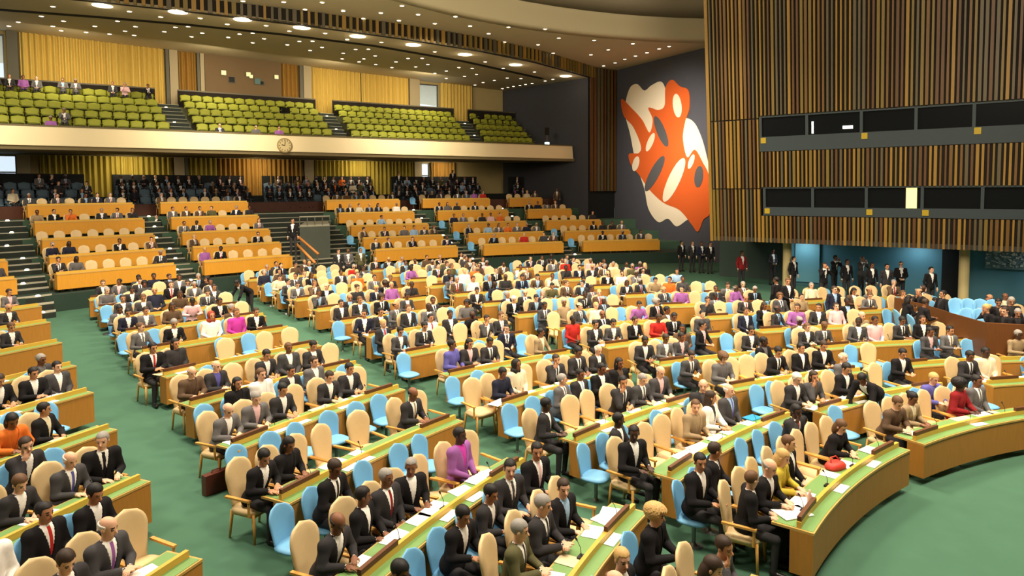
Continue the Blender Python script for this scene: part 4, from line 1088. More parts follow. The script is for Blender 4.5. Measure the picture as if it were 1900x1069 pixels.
for i in range(260):
    p = a + (b - a) * r.random(); z = r.uniform(1.75, 2.5); s = r.uniform(.03, .10)
    mb.box((p.x, p.y, z), (s, .02, s * r.uniform(.5, 1)), r.choice(FRZ[:2]), rz=math.atan2(dd.y, dd.x))
rel(mb, base).build('relief', t)
mb = MB(); mb.box((0, 0, 0), ((b - a).length, .02, .9), FRZ[2], rz=math.atan2(dd.y, dd.x)); o = mb.build('backing', t); c = (a + b) / 2 - base.xy; o.location = (c.x - WN.x * .04, c.y - WN.y * .04, .42)
p = under(1494, 3.5); mb = MB(); mb.box((0, 0, 0), (.26, .03, .22), YEL, rz=math.atan2(WD.y, WD.x)); o = mb.build('wall_sign'); o.location = (p.x, p.y, 1.72); tag(o, 'small yellow square sign on the teal wall under the booths', 'sign')
mb = MB(); mb.box((0, 0, 0), (1.0, .04, 1.9), mat('teal_door', srgb(96, 152, 166), .5), rz=math.atan2(WD.y, WD.x)); o = mb.build('door_1', kind='structure'); p = under(1498, 3.48); o.location = (p.x, p.y, 1.6)
# curved dark wood parapet of the press seats at right and the blue seats behind it
PW = mat('parapet_wood', srgb(100, 60, 28), .45, var=.15, scale=4, wood=(8, 8, 1))
pts = [at_floor(x, y, 1.0) for x, y in ((1660, 566), (1720, 584), (1770, 604), (1830, 625), (1930, 632), (2010, 628))]
P = [[Vector((p.x, p.y, .2)) for p in pts], [Vector((p.x, p.y, 1.42)) for p in pts]]; Q = [[v + Vector((.04, .10, 0)) for v in r_] for r_ in P]
mb = MB(); mb.shell(P, Q, PW); base = Vector((pts[0].x, pts[0].y, .2)); rel(mb, base); o = mb.build('curved_parapet'); o.location = base; tag(o, 'curved dark wooden parapet in front of the press seats at right', 'parapet')
def along(pts, px):
    for a, b in zip(pts, pts[1:]):
        xa, xb = project(a)[0], project(b)[0]
        if xa <= px <= xb: return a.lerp(b, (px - xa) / (xb - xa)), (b - a).normalized()
    return pts[-1], (pts[-1] - pts[-2]).normalized()
for k in range(3):
    for j in range(9):
        px = 1672 + j * 29 if k == 0 else 1812 + j * 27 - k * 4
        if px > 1925: continue
        a, d = along(pts, px); q = Vector((-d.y, d.x)); q = q if q.y > 0 else -q; z = .5 + .13 * k
        w = Vector((a.x, a.y)) + q * (.75 + .95 * k); rz = math.atan2(q.x, -q.y)
        o = bpy.data.objects.new('press_chair', BLUE_M); COL.objects.link(o); o.scale = (S_,) * 3; o.location = (w.x, w.y, z); o.rotation_euler = (0, 0, rz)
        tag(o, f"light blue press seat, {ORD[j + 1]} in the {('front', 'middle', 'back')[k]} row near the relief panel", 'seat')
        if rng.random() < (.95 if k == 0 else .35):
            w_ = rand_who(rng); w_['suit'] = 'black'; w_['shirt'] = 'charcoal'; w_['tie'] = None  # black clothes carry the dim light over these seats
            TFIG.append(dict(loc=Vector((w.x, w.y, z)), rz=rz, who=w_, s=FPX / w.y, where=f"{ORD[j + 1]} in the {('front', 'middle', 'back')[k]} row", row='press seats at right'))
# standing figures: (head px, head py, pose, heading, suit, hair, scale, place)
STANDING = [(440, 524, 'bend', 2.6, 'black', 'black', 'bending over a desk at the left aisle'), (1600, 700, 'bend', 2.2, 'black', 'black', 'bending forward behind the front desk at right'),
 (1550, 478, 'camera', 3.6, 'black', 'black', 'leftmost of the press group under the booths'), (1530, 492, 'camera', 3.3, 'black', 'dark brown', 'holding a camera at the teal wall'), (1572, 486, 'stand', 3.2, 'black', 'black', 'in the press group by the teal wall'),
 (1600, 480, 'camera', 3.5, 'dark grey', 'grey', 'in grey jacket with a camera, press group'), (1618, 492, 'stand', 3.2, 'black', 'black', 'beside the grey-jacketed photographer'), (1646, 494, 'stand', 3.0, 'charcoal', 'black', 'right of the press group'),
 (1672, 490, 'clasped', 2.9, 'black', 'dark brown', 'alone right of the press group'), (1728, 500, 'stand', 3.2, 'black', 'black', 'in front of the dark lobby panel'), (1473, 480, 'stand', 3.6, 'black', 'black', 'beside the left cream column'),
 (1434, 466, 'clasped', 3.4, 'charcoal', 'black', 'in front of the dark green lobby wall'), (1377, 470, 'stand', 3.4, 'dark red', 'dark brown', 'left in front of the dark green lobby wall'),
 (1265, 447, 'stand', 3.6, 'black', 'black', 'leftmost in front of the tapestry wall'), (1285, 446, 'stand', 3.4, 'charcoal', 'brown', 'second in front of the tapestry wall'), (1302, 448, 'clasped', 3.4, 'navy', 'black', 'third in front of the tapestry wall'), (1318, 450, 'stand', 3.3, 'black', 'dark brown', 'rightmost by the tapestry wall corner'),
 (1440, 520, 'stand', .5, 'black', 'black', 'back turned among the far right desks'), (1462, 524, 'clasped', 3.4, 'black', 'brown', 'facing the person with back turned'), (1548, 535, 'stand', 3.3, 'navy', 'dark brown', 'in blue shirt among the right desks'),
 (543, 410, 'stand', 3.2, 'black', 'black', 'beside the grey booth'), (290, 402, 'stand', 3.2, 'black', 'black', 'on the left flight of steps'), (627, 452, 'stand', 3.5, 'charcoal', 'brown', 'leftmost below the centre steps'), (645, 454, 'clasped', 3.4, 'grey', 'brown', 'in grey below the centre steps'), (668, 462, 'stand', 3.6, 'olive', 'brown', 'rightmost below the centre steps'),
 (740, 322, 'stand', 3.3, 'black', 'black', 'on the lower gallery aisle'), (840, 318, 'stand', 3.3, 'black', 'black', 'at the back of the lower gallery'), (1033, 352, 'stand', 3.3, 'brown', 'brown', 'at the dark side wall end of the gallery')]
for px, py, pose, rz, suit, hair, where in STANDING:
    hz = (STAND[pose].hc[2] + .02) * S_
    if py < 400: z = 3.9 if py > 345 else 4.5; P = at_z(px, py, z + hz) if py > 368 else at_y(px, py, {740: 45, 840: 48, 1033: 48}[px]); P.z = P.z - hz
    elif py < 420: P = at_z(px, py, 2.0 + hz); P.z = 2.0
    else: P = at_floor(px, py, hz); P.z = zf(P.x, P.y)
    if py in (446, 447, 448, 450): P = at_y(px, py, 35 - (px - 1265) * .02); P.z = .5
    if py in (452, 454, 462): P = on_circle(px, 36.9); P = Vector((P.x, P.y, .5))
    w_ = dict(pose=pose, skin=rng.choice([f_, t_, b_]), suit=suit, shirt='light blue' if px == 1548 else 'white', tie=None, hair=hair, style='short')
    q = STAND[pose].hc * S_; P = P - Vector((-math.sin(rz) * q[1], math.cos(rz) * q[1], 0))
    TFIG.append(dict(loc=P, rz=rz, who=w_, s=FPX / P.y, full=f"standing person in {suit} suit, {where}"))

# ------------------------------------------------------------------ curtains, columns and panels of the back wall
CURT = [mat('curtain_gold', srgb(214, 184, 96), .8, var=.1, scale=4, wood=(3, 3, .4)), mat('curtain_ochre', srgb(158, 118, 50), .85, var=.12, scale=4, wood=(3, 3, .4)), mat('curtain_olive', srgb(176, 156, 66), .85, var=.12, scale=4, wood=(3, 3, .4)), mat('curtain_dull', srgb(150, 132, 84), .85, var=.1, scale=4)]
def curtain(x0, x1, z0, z1, m, label, dep=.35, fold=.28):
    p, r_ = bw(x0) - NRM * dep, bw(x1) - NRM * dep; L = (r_ - p).length; n = max(8, int(L / fold * 6)); rr = random.Random(int(x0)); ph = 0
    P = [[], []]; Q = [[], []]
    for i in range(n + 1):
        ph += 2 * PI / 6 * rr.uniform(.75, 1.25); c = p + DIRW * (L * i / n) + NRM * (.11 * math.sin(ph) + .03 * math.sin(ph * .31))
        for k, z in enumerate((z0, z1)): P[k].append(Vector((c.x, c.y, z)) - Vector((p.x, p.y, z0))); Q[k].append(Vector((c.x + NRM.x * .02, c.y + NRM.y * .02, z)) - Vector((p.x, p.y, z0)))
    mb = MB(); mb.shell(P, Q, m); o = mb.build('curtain', smooth=False); o.location = (p.x, p.y, z0); tag(o, label, 'curtain'); return o
UZ0, UZ1 = 8.2, 14.6
curtain(47, 309, UZ0, UZ1, CURT[0], 'wide golden curtain above the left balcony seats')
curtain(337, 368, UZ0, UZ1, CURT[1], 'narrow dark ochre curtain left of the brown projection panel')
curtain(523, 556, UZ0, UZ1, CURT[1], 'narrow ochre curtain right of the brown projection panel')
curtain(578, 668, UZ0, UZ1, CURT[0], 'golden curtain right of the middle column, left half')
curtain(671, 755, UZ0, UZ1, CURT[0], 'golden curtain left of the tall upper window')
curtain(816, 872, UZ0, UZ1, CURT[0], 'golden curtain right of the tall upper window')
curtain(74, 316, 3.6, 6.95, CURT[2], 'wide olive gold curtain under the balcony at far left')
curtain(347, 400, 3.6, 6.95, CURT[2], 'short gold curtain under the balcony right of the left column')
curtain(402, 556, 3.6, 6.95, CURT[1], 'dark ochre curtain under the balcony, centre left')
curtain(582, 762, 3.6, 6.95, CURT[2], 'olive gold curtain under the balcony, centre right')
curtain(798, 838, 3.6, 6.95, CURT[1], 'narrow ochre curtain right of the lower window')
curtain(958, 1000, 3.6, 6.95, CURT[3], 'pale curtain in the corner under the balcony end')
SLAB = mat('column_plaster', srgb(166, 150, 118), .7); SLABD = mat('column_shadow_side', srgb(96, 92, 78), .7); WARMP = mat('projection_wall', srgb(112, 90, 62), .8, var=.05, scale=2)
def col(x0, x1, z0, z1, m, dep, name='wall_column', th=.4):
    p, r_ = bw(x0) - NRM * dep, bw(x1) - NRM * dep; c = [p, r_, r_ + NRM * th, p + NRM * th]
    mb = MB(); mb.hexa([Vector((*v, z0)) for v in c] + [Vector((*v, z1)) for v in c], m); return mb.build(name, kind='structure')
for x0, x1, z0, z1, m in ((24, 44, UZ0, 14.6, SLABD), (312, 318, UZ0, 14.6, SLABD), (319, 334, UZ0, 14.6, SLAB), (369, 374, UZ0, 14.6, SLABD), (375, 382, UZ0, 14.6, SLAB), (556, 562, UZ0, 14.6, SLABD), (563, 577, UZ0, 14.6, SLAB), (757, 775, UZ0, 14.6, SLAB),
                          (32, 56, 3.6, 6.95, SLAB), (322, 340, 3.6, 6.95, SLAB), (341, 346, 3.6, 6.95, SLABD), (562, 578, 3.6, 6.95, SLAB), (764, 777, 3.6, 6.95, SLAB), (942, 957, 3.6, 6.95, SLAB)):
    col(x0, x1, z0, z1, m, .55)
col(383, 522, UZ0, 14.6, WARMP, .5, 'wall_projection')
PORT = [mat('port_lit', srgb(235, 215, 160), .5, emit=.7), mat('port_dark', srgb(24, 22, 22), .3), mat('port_blue', srgb(90, 120, 120), .3)]
for x, y, m, w in ((415, 135, 0, .28), (430, 148, 1, .34), (461, 138, 0, .26), (466, 142, 0, .2), (478, 151, 2, .34), (486, 154, 1, .2), (513, 143, 0, .24), (452, 90, 1, .22)):
    P = at_wall(x, y, tuple(bw(300) - NRM * .56), tuple(bw(700) - NRM * .56)); mb = MB(); mb.box((0, 0, 0), (w, .05, w), PORT[m], rz=math.atan2(DIRW.y, DIRW.x)); mb.box((0, .02, 0), (w + .08, .04, w + .08), SLABD, rz=math.atan2(DIRW.y, DIRW.x))
    o = mb.build('projection_port'); o.location = P; tag(o, f"small {('lit', 'dark', 'bluish')[m]} square port, {ORD[[415, 430, 452, 461, 466, 478, 486, 513].index(x) + 1]} from left on brown panel", 'port')
# exit sign lights of the upper level
for x, y, w, lab, c in ((303, 76, .42, 'glowing white and red exit sign beside the left column', (1, .8, .7)), (594, 109, .36, 'glowing white lamp at the top of the middle curtain', (1, .93, .8)), (850, 150, .4, 'small red exit sign right of the upper window', (.9, .1, .06))):
    P = at_wall(x, y, tuple(bw(300) - NRM * .8), tuple(bw(700) - NRM * .8)); mb = MB(); mb.box((0, 0, 0), (w, .08, .26), mat('sign_glow_%d' % x, c, .5, emit=2.5 if x != 850 else 1.0), rz=math.atan2(DIRW.y, DIRW.x))
    mb.box((0, 0, .2), (.03, .03, .2), STEEL); o = mb.build('exit_sign' if x != 594 else 'wall_lamp'); o.location = P; tag(o, lab, 'sign' if x != 594 else 'lamp')

# ------------------------------------------------------------------ balcony
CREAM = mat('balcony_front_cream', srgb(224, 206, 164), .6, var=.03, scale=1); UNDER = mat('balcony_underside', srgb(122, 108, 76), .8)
NF = 37.9
def bf(px, N=NF):
    d = ray(px, 300); k = N / (NRM.x * d.x + NRM.y * d.y); return Vector((d.x * k, d.y * k))
fa, fb = bf(-260), bf(1062)
def pl(pts_z, a, b, m, mb):      # prism along a->b with profile (offset toward the room, z)
    vs = []
    for p in (a, b):
        for o_, z in pts_z: q = p - NRM * o_; vs.append(Vector((q.x, q.y, z)))
    n = len(pts_z); fs = [(i, (i + 1) % n, n + (i + 1) % n, n + i) for i in range(n)] + [tuple(range(n))[::-1], tuple(range(n, 2 * n))]
    mb.add(vs, fs, m)
mb = MB(); pl([(0, 7.86), (.10, 6.98), (-.25, 6.98), (-.25, 7.86)], fa, fb + DIRW * .0, CREAM, mb); mb.build('wall_balcony_front', kind='structure')
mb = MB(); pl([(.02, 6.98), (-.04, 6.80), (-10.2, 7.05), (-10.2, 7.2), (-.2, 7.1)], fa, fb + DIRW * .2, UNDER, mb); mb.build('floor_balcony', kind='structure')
mb = MB(); pl([(.04, 7.93), (.04, 7.86), (-.3, 7.86), (-.3, 7.93)], fa, fb, mat('balcony_cap', srgb(96, 84, 52), .6), mb); mb.build('trim_balcony_cap', kind='structure')
RZ = [7.15 + .52 * k for k in range(7)]
def bline(px, k, off=0): return bf(px, NF + .55 + 1.16 * k + off)
GSEC = [('far left', (-40, -40), (326, 290)), ('left-centre', (374, 338), (628, 586)), ('right-centre', (662, 624), (884, 841)), ('right', (908, 874), (1000, 954))]
TERR = mat('balcony_terrace', srgb(70, 70, 48), .9)
mb = MB()
for k in range(6): pl([(-(.2 + 1.16 * k), 7.0), (-(.2 + 1.16 * k), RZ[k]), (-(.2 + 1.16 * (k + 1) + (2.2 if k == 5 else 0)), RZ[k]), (-(.2 + 1.16 * (k + 1) + (2.2 if k == 5 else 0)), 7.0)], fa, fb - DIRW * 4.6, TERR, mb)
mb.build('floor_balcony_terrace', kind='structure')
nseat = 0
for nm, Lp, Rp in GSEC:
    p, q = bline(Lp[1] - 4, 5.75), bline(Rp[1] + 2, 5.75); base = Vector((p.x, p.y, RZ[5])); mb = MB()
    pl([(0, RZ[5]), (0, RZ[5] + 1.12), (-.15, RZ[5] + 1.12), (-.15, RZ[5])], p, q, BACKD, mb); pl([(.03, RZ[5] + 1.12), (.03, RZ[5] + 1.20), (-.18, RZ[5] + 1.20), (-.18, RZ[5] + 1.12)], p, q, mat('screen_cap', srgb(92, 84, 66), .6), mb)
    rel(mb, base); o = mb.build('seating_screen'); o.location = base; tag(o, f"dark screen wall behind the {nm} yellow-green balcony seats", 'screen')
    for k in range(6):
        f = k / 5; a, b = bline(Lp[0] + (Lp[1] - Lp[0]) * f, k), bline(Rp[0] + (Rp[1] - Rp[0]) * f, k); n = int(round((b - a).length / .60))
        for j in range(n):
            w = a.lerp(b, (j + .5) / n); px, py, zc = project((w.x, w.y, RZ[k]))
            if px < -14: continue
            if nseat < 300 and rng.random() > .02:
                nseat += 1; o = bpy.data.objects.new('theatre_chair', GS_G); COL.objects.link(o); o.location = (w.x, w.y, RZ[k]); o.rotation_euler = (0, 0, math.atan2(DIRW.y, DIRW.x) + PI)
                tag(o, f"yellow-green balcony seat, {ORD[min(j + 1, 20)]} from left, row {ORD[k + 1]} up, {nm} section", 'seat', 'yellow-green balcony seats')
            spot = (nm == 'far left' and (k == 5 and (px < 75 or 100 < px < 165 or 205 < px < 250 or 272 < px < 290))) or (nm == 'far left' and k == 1 and (115 < px < 132 or 155 < px < 172)) or (nm == 'far left' and k == 0 and (70 < px < 105 or px > 320)) or (nm == 'left-centre' and k == 0 and (455 < px < 475 or 405 < px < 445 and rng.random() < .6 or 515 < px < 530))
            if spot: w_ = rand_who(rng); TFIG.append(dict(loc=Vector((w.x, w.y, RZ[k])), rz=math.atan2(DIRW.y, DIRW.x) + PI, who=w_, s=FPX / zc, where=f"{ORD[min(j + 1, 20)]} from left", row=f"row {ORD[k + 1]}, {nm} balcony section"))
for i, (nm, xa, xb) in enumerate((('left', (326, 290), (374, 338)), ('centre', (628, 586), (662, 624)), ('right', (884, 841), (908, 874)))):
    mb = MB(); mn = MB(); b0 = bline(xa[0], 0, -.3); base = Vector((b0.x, b0.y, 7.15))
    for q in range(11):
        k = q / 2; f = k / 5; x0, x1 = xa[0] + (xb and (xa[1] - xa[0])) * f + 3, xb[0] + (xb[1] - xb[0]) * f - 3; z = 7.15 + .26 * (q + .5)
        c = [bline(x0, k, -.3), bline(x1, k, -.3), bline(x1, k, .28), bline(x0, k, .28)]; c2 = [bline(x0, k, -.3), bline(x1, k, -.3), bline(x1, k, .05), bline(x0, k, .05)]
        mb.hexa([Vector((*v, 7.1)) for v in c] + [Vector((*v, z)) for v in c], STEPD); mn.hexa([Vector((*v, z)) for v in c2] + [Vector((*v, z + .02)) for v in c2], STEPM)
    t = empty('balcony_steps', base, 0, label=f"grey balcony steps, {nm} aisle between yellow-green seat sections", cat='steps'); rel(mb, base).build('riser', t); rel(mn, base).build('tread', t)
    for q in (1, 5, 9):
        l = MB(); l.lathe([(.07, 0), (.07, .05)], (0, 0, 0), LAMP, 8); o = l.build('step_lamp', t); w = bline(xa[0] + (xa[1] - xa[0]) * q / 10 + 18, q / 2, -.2); o.location = Vector((w.x, w.y, 7.15 + .26 * (q + .5) + .02)) - base
# clock on the balcony front
P = at_wall(528, 270, tuple(bf(300, NF - .12)), tuple(bf(700, NF - .12)))
axis = (Matrix.Rotation(math.atan2(DIRW.y, DIRW.x), 3, 'Z') @ Matrix.Rotation(PI / 2, 3, 'X'))
t = empty('wall_clock', P, 0, label='round bronze-rimmed clock on the cream balcony front', cat='clock')
mb = MB(); mb.lathe([(.40, -.04), (.40, .05), (.34, .06), (.34, .045)], (0, 0, 0), mat('clock_bronze', srgb(150, 128, 84), .4, metal=.3), 32, axis=axis); mb.build('rim', t)
mb = MB(); mb.lathe([(.34, .03), (.34, .048)], (0, 0, 0), mat('clock_face', srgb(196, 178, 130), .5), 32, axis=axis); mb.build('face', t)
mb = MB()
for i in range(12):
    a = i * PI / 6; c = axis @ Vector((math.sin(a) * .28, math.cos(a) * .28, .055)); mb.box(c, (.03, .07, .01), BACKD, M=axis @ Matrix.Rotation(-a, 3, 'Z'))
mb.build('hour_marks', t)
for nm, a, L, w in (('hour_hand', 4.9, .17, .035), ('minute_hand', 0.1, .25, .025)):
    mb = MB(); R = axis @ Matrix.Rotation(-a, 3, 'Z'); mb.box(R @ Vector((0, L / 2, .065)), (w, L, .01), BACKD, M=R); mb.build(nm, t)
# projector and cool lamp at the balcony's right end
P = at_wall(1015, 268, tuple(bf(300, NF + .6)), tuple(bf(700, NF + .6))); t = empty('stage_lamp', P, 0, label='black speaker over a cool blue-white lamp at the balcony end', cat='lamp')
mb = MB(); mb.box((0, 0, .9), (.3, .3, .5), BACKD); mb.tube([(0, 0, -.9), (0, 0, .7)], .03, STEEL, 6); mb.build('speaker', t)
mb = MB(); mb.box((0, 0, 0), (.3, .2, .3), mat('lamp_cool', (.7, .95, 1), .5, emit=4)); mb.build('lamp', t)

# ------------------------------------------------------------------ ceilings
CEIL = mat('ceiling_plaster', srgb(204, 188, 152), .85, var=.03, scale=.8)
pb_ = (11.96, -.04275, .01644); pm_ = (13.44, -.0245, -.00138)
zb_ = lambda x, y: pb_[0] + pb_[1] * x + pb_[2] * y
zm_ = lambda x, y: pm_[0] + pm_[1] * x + pm_[2] * y
BAND = [Vector(p) for p in ((-34, 24.6), (-26, 27.6), (-19, 30), (-14.8, 31.5), (-9.4, 33.9), (-5.5, 36.0), (-1.6, 38.6), (1.6, 41.6), (4.85, 45.8), (6.2, 47.6))]
mb = MB(); back = [p + NRM * 26 for p in BAND]
def sheet(mb, A, B, zA, m, th=.12):
    P = [[Vector((*p, zA(*p))) for p in A], [Vector((*p, zA(*p))) for p in B]]; Q = [[v + Vector((0, 0, th)) for v in r_] for r_ in P]; mb.shell(P, Q, m)
sheet(mb, BAND, back, zb_, CEIL); mb.build('ceiling_back', kind='structure')
# main ceiling with the round opening of the dome
DC, DR = Vector((11, 17.5)), 21.6
ring_out = []; n = 72
for i in range(n + 1):
    a = 2 * PI * i / n; ring_out.append(DC + Vector((math.cos(a), math.sin(a))) * DR)
mb = MB()
sel = [DC + Vector((math.cos(a), math.sin(a))) * DR for a in np.linspace(math.radians(196), math.radians(60), 40)]
def band_at(s):
    L = [0]
    for i in range(len(BAND) - 1): L.append(L[-1] + (BAND[i + 1] - BAND[i]).length)
    t = s * L[-1]
    for i in range(len(L) - 1):
        if t <= L[i + 1]: return BAND[i].lerp(BAND[i + 1], (t - L[i]) / (L[i + 1] - L[i]))
    return BAND[-1]
outer = [band_at(i / 29) for i in range(30)] + [Vector((6.2, 47.6)).lerp(Vector((7.4, 48.6)), .8)] + [Vector((7.4, 48.6)).lerp(Vector((20, 34)), i / 8) for i in range(1, 10)]
sheet(mb, outer, sel, zm_, CEIL); mb.build('ceiling_main', kind='structure')
CR2 = mat('dome_ring_cream', srgb(206, 190, 154), .7); DOME = mat('dome_grey', srgb(160, 146, 122), .85)
mb = MB(); P = []; 
for R, dz in ((21.6, 0), (21.3, .25), (21.0, .95), (20.4, 1.15)): P.append([Vector((DC.x + math.cos(a) * R, DC.y + math.sin(a) * R, zm_(DC.x + math.cos(a) * R, DC.y + math.sin(a) * R) + dz)) for a in np.linspace(0, 2 * PI, 73)])
mb.shell(P, [[v + Vector((0, 0, .1)) for v in r_] for r_ in P], CR2); mb.build('trim_dome_ring', kind='structure', smooth=True)
mb = MB(); P = []
for t_ in np.linspace(0, 1, 9): R = 20.4 * math.cos(t_ * PI / 2) + .01; P.append([Vector((DC.x + math.cos(a) * R, DC.y + math.sin(a) * R, zm_(DC.x + math.cos(a) * 20, DC.y + math.sin(a) * 20) * (1 - t_) + 13.2 * t_ + 1.1 + 4.2 * math.sin(t_ * PI / 2))) for a in np.linspace(0, 2 * PI, 73)])
mb.shell(P, [[v + Vector((0, 0, .15)) for v in r_] for r_ in P], DOME); mb.build('ceiling_dome', kind='structure', smooth=True)
# batten band where the main ceiling steps down to the back ceiling
mb = MB(); P = [[], []]; Q = [[], []]
for p in BAND: 
    P[0].append(Vector((*p, zb_(*p)))); P[1].append(Vector((*p, zm_(*p) + .05))); q = p + NRM * .3; Q[0].append(Vector((*q, zb_(*p)))); Q[1].append(Vector((*q, zm_(*p) + .05)))
mb.shell(P, Q, BACKD); mb.build('wall_ceiling_step', kind='structure')
mb = MB(); r = random.Random(9); L = sum((BAND[i + 1] - BAND[i]).length for i in range(len(BAND) - 1)); k = int(L / .34)
for i in range(k):
    p = band_at((i + .5) / k); q = band_at((i + .9) / k); d = (q - p).normalized(); n_ = Vector((d.y, -d.x)); w = .075 * r.choice((.8, 1, 1.3))
    c = [p - d * w + n_ * .12, p + d * w + n_ * .12, p + d * w, p - d * w]
    mb.hexa([Vector((*v, zb_(*v) + .02)) for v in c] + [Vector((*v, zm_(*v))) for v in c], r.choice((SL[0], SL[4], SL[2])))
mb.build('trim_ceiling_battens', kind='structure')
# dark slot in the back ceiling
sp = [at_plane(x, y, *pb_) for x, y in ((-120, 2), (0, 16), (175, 29), (350, 44), (525, 62), (700, 84), (860, 112), (1010, 145))]
mb = MB(); P = [[v - Vector((0, 0, .02)) for v in sp], [v - Vector((0, 0, .02)) + Vector((NRM.x, NRM.y, 0)) * .42 for v in sp]]
mb.shell(P, [[v + Vector((0, 0, .015)) for v in r_] for r_ in P], BACKD); mb.build('trim_ceiling_slot', kind='structure')
BULB = mat('downlight_bulb', (1, .90, .70), .5, emit=7); RIM = mat('downlight_rim', srgb(200, 186, 150), .5)
m_d = MB(); m_d.lathe([(.14, 0), (.14, -.03), (.11, -.035), (.10, -.012)], (0, 0, 0), RIM, 16); DL1 = m_d.mesh('rim')
m_d = MB(); m_d.lathe([(.095, -.004), (.095, -.028), (.05, -.04)], (0, 0, 0), BULB, 16); DL2 = m_d.mesh('bulb')
c2 = lambda l: [(600 + x / 2.673, y / 2.673) for x, y in l]; c1 = lambda l: [(x / 2.673, y / 2.673) for x, y in l]
MAINL = c2([(390, 27), (98, 52), (285, 62), (470, 70), (655, 80), (200, 92), (375, 100), (553, 115), (728, 127), (918, 133), (1100, 142), (465, 143), (820, 165), (1168, 187), (730, 190), (898, 207), (1343, 198), (1065, 220), (1535, 215), (1715, 228), (980, 245), (1413, 245), (1665, 240), (1140, 262), (1327, 270), (1605, 260), (1548, 276), (1495, 292), (1210, 303), (1447, 310), (1390, 325), (1350, 340)]) + c1([(1205, 3), (1407, 8), (1598, 10), (1513, 45), (1702, 50), (1802, 90)])
STRIPL = c2([(118, 195), (288, 208), (10, 163), (553, 255), (803, 305), (892, 337), (1047, 355), (1138, 392), (1100, 400)]) + c1([(262, 30), (205, 78), (642, 55), (90, 107), (797, 82), (993, 88), (583, 103), (1127, 118), (1320, 125), (1435, 152), (1610, 163), (1722, 193)])
BACKL = c2([(160, 243), (223, 242), (98, 262), (257, 275), (93, 290), (200, 290), (178, 304), (360, 305), (420, 288), (490, 287), (260, 318), (518, 318), (340, 333), (458, 330), (672, 333), (738, 337), (610, 350), (553, 362), (700, 377), (760, 367), (610, 387), (848, 397), (912, 385), (980, 388), (1035, 412), (792, 408), (752, 420), (915, 432), (943, 427), (975, 423), (1003, 417), (888, 438)]) + c1([(315, 103), (262, 128), (470, 128), (672, 130), (43, 127), (303, 150), (427, 158), (543, 167), (620, 152), (665, 173), (815, 155), (870, 133), (933, 130), (1003, 162), (950, 180), (1188, 167), (1253, 162), (1132, 183), (1310, 190), (1253, 210), (1425, 220), (1485, 203), (1550, 202), (1538, 248), (1597, 233), (1703, 262), (1697, 290), (1828, 242), (1805, 290), (1780, 305)])
for zone, lst, pl_ in (('main ceiling', MAINL, pm_), ('strip below batten band', STRIPL, pb_), ('low back ceiling', BACKL, pb_)):
    for i, (x, y) in enumerate(sorted(lst)):
        P = at_plane(x, y, *pl_); o = empty('ceiling_downlight', P, 0, label=f"round ceiling downlight, number {i + 1} from left, {zone}", cat='light', group=f"downlights of the {zone}")
        for nm, me in (('rim', DL1), ('bulb', DL2)):
            q = bpy.data.objects.new(nm, me); COL.objects.link(q); q.parent = o
# lamps lighting the ceiling strip at the foot of the band
for i, (x, y) in enumerate(((190, 7), (330, 19), (450, 33), (560, 48), (664, 64), (767, 80), (863, 98), (957, 117), (1050, 138))):
    P = at_plane(x, y + 3, *pb_); o = empty('cove_spotlight', P, 0, label=f"bright flush spotlight, number {i + 1} from left at the foot of the batten band", cat='light', group='spotlights along the batten band')
    mb = MB(); mb.lathe([(.42, 0), (.42, -.02), (.3, -.03)], (0, 0, 0), mat('cove_glow', (1, .88, .64), .5, emit=2.2), 20); mb.build('glow_lens', o)
    l = bpy.data.lights.new('cove_lamp', 'POINT'); l.energy = 12; l.color = (1, .85, .6); l.shadow_soft_size = .1; q = bpy.data.objects.new('cove_lamp', l); COL.objects.link(q); q.location = (P.x, P.y, P.z - .35)

# ------------------------------------------------------------------ tapestry: plain blob composition
TA, TB = (7.35, 48.2), (13.9, 35.3)
TD = (Vector(TB) - Vector(TA)).normalized(); TN = Vector((TD.y, -TD.x))
if TN.y > 0: TN = -TN
OR_ = mat('tapestry_orange', srgb(210, 92, 32), .9, var=.08, scale=20, bump=.1); CRM = mat('tapestry_cream', srgb(236, 220, 190), .9, var=.05, scale=20, bump=.1); GRY = mat('tapestry_grey', srgb(84, 82, 82), .9, var=.05, scale=20)
tap0 = at_wall(1150, 300, TA, TB); tbase = Vector((tap0.x, tap0.y, 3))
tap = empty('wall_tapestry_abstract', tbase, 0, label='large orange, cream and grey abstract blob tapestry on the dark wall', cat='tapestry')
def blob(pts, m, name, dep, k=8, **t):
    """closed smooth outline through photographed points, a flat woven piece dep metres in front of the wall"""
    n = len(pts); out = []
    for i in range(n):
        p0, p1, p2, p3 = [Vector(pts[(i + j) % n]) for j in (-1, 0, 1, 2)]
        for s in range(k):
            t_ = s / k; out.append(.5 * ((2 * p1) + (p2 - p0) * t_ + (2 * p0 - 5 * p1 + 4 * p2 - p3) * t_ * t_ + (3 * p1 - p0 - 3 * p2 + p3) * t_ ** 3))
    V = []
    for o_ in out:
        P = at_wall(o_.x, o_.y, TA, TB); V.append(P)
    a = [P + Vector((*TN, 0)) * dep - tbase for P in V]; b = [P + Vector((*TN, 0)) * .005 - tbase for P in V]
    mb = MB(); N = len(a); mb.add(a + b, [tuple(range(N)), tuple(range(N, 2 * N))[::-1]] + [(i, (i + 1) % N, N + (i + 1) % N, N + i) for i in range(N)], m)
    return mb.build(name, tap, **t)
blob([(1168, 166), (1182, 156), (1196, 168), (1210, 158), (1228, 152), (1238, 176), (1246, 214), (1282, 222), (1300, 250), (1314, 300), (1322, 350), (1300, 396), (1276, 408), (1256, 420), (1240, 406), (1222, 412), (1204, 388), (1196, 350), (1180, 300), (1170, 250), (1160, 206)], CRM, 'cream_shape', .03)
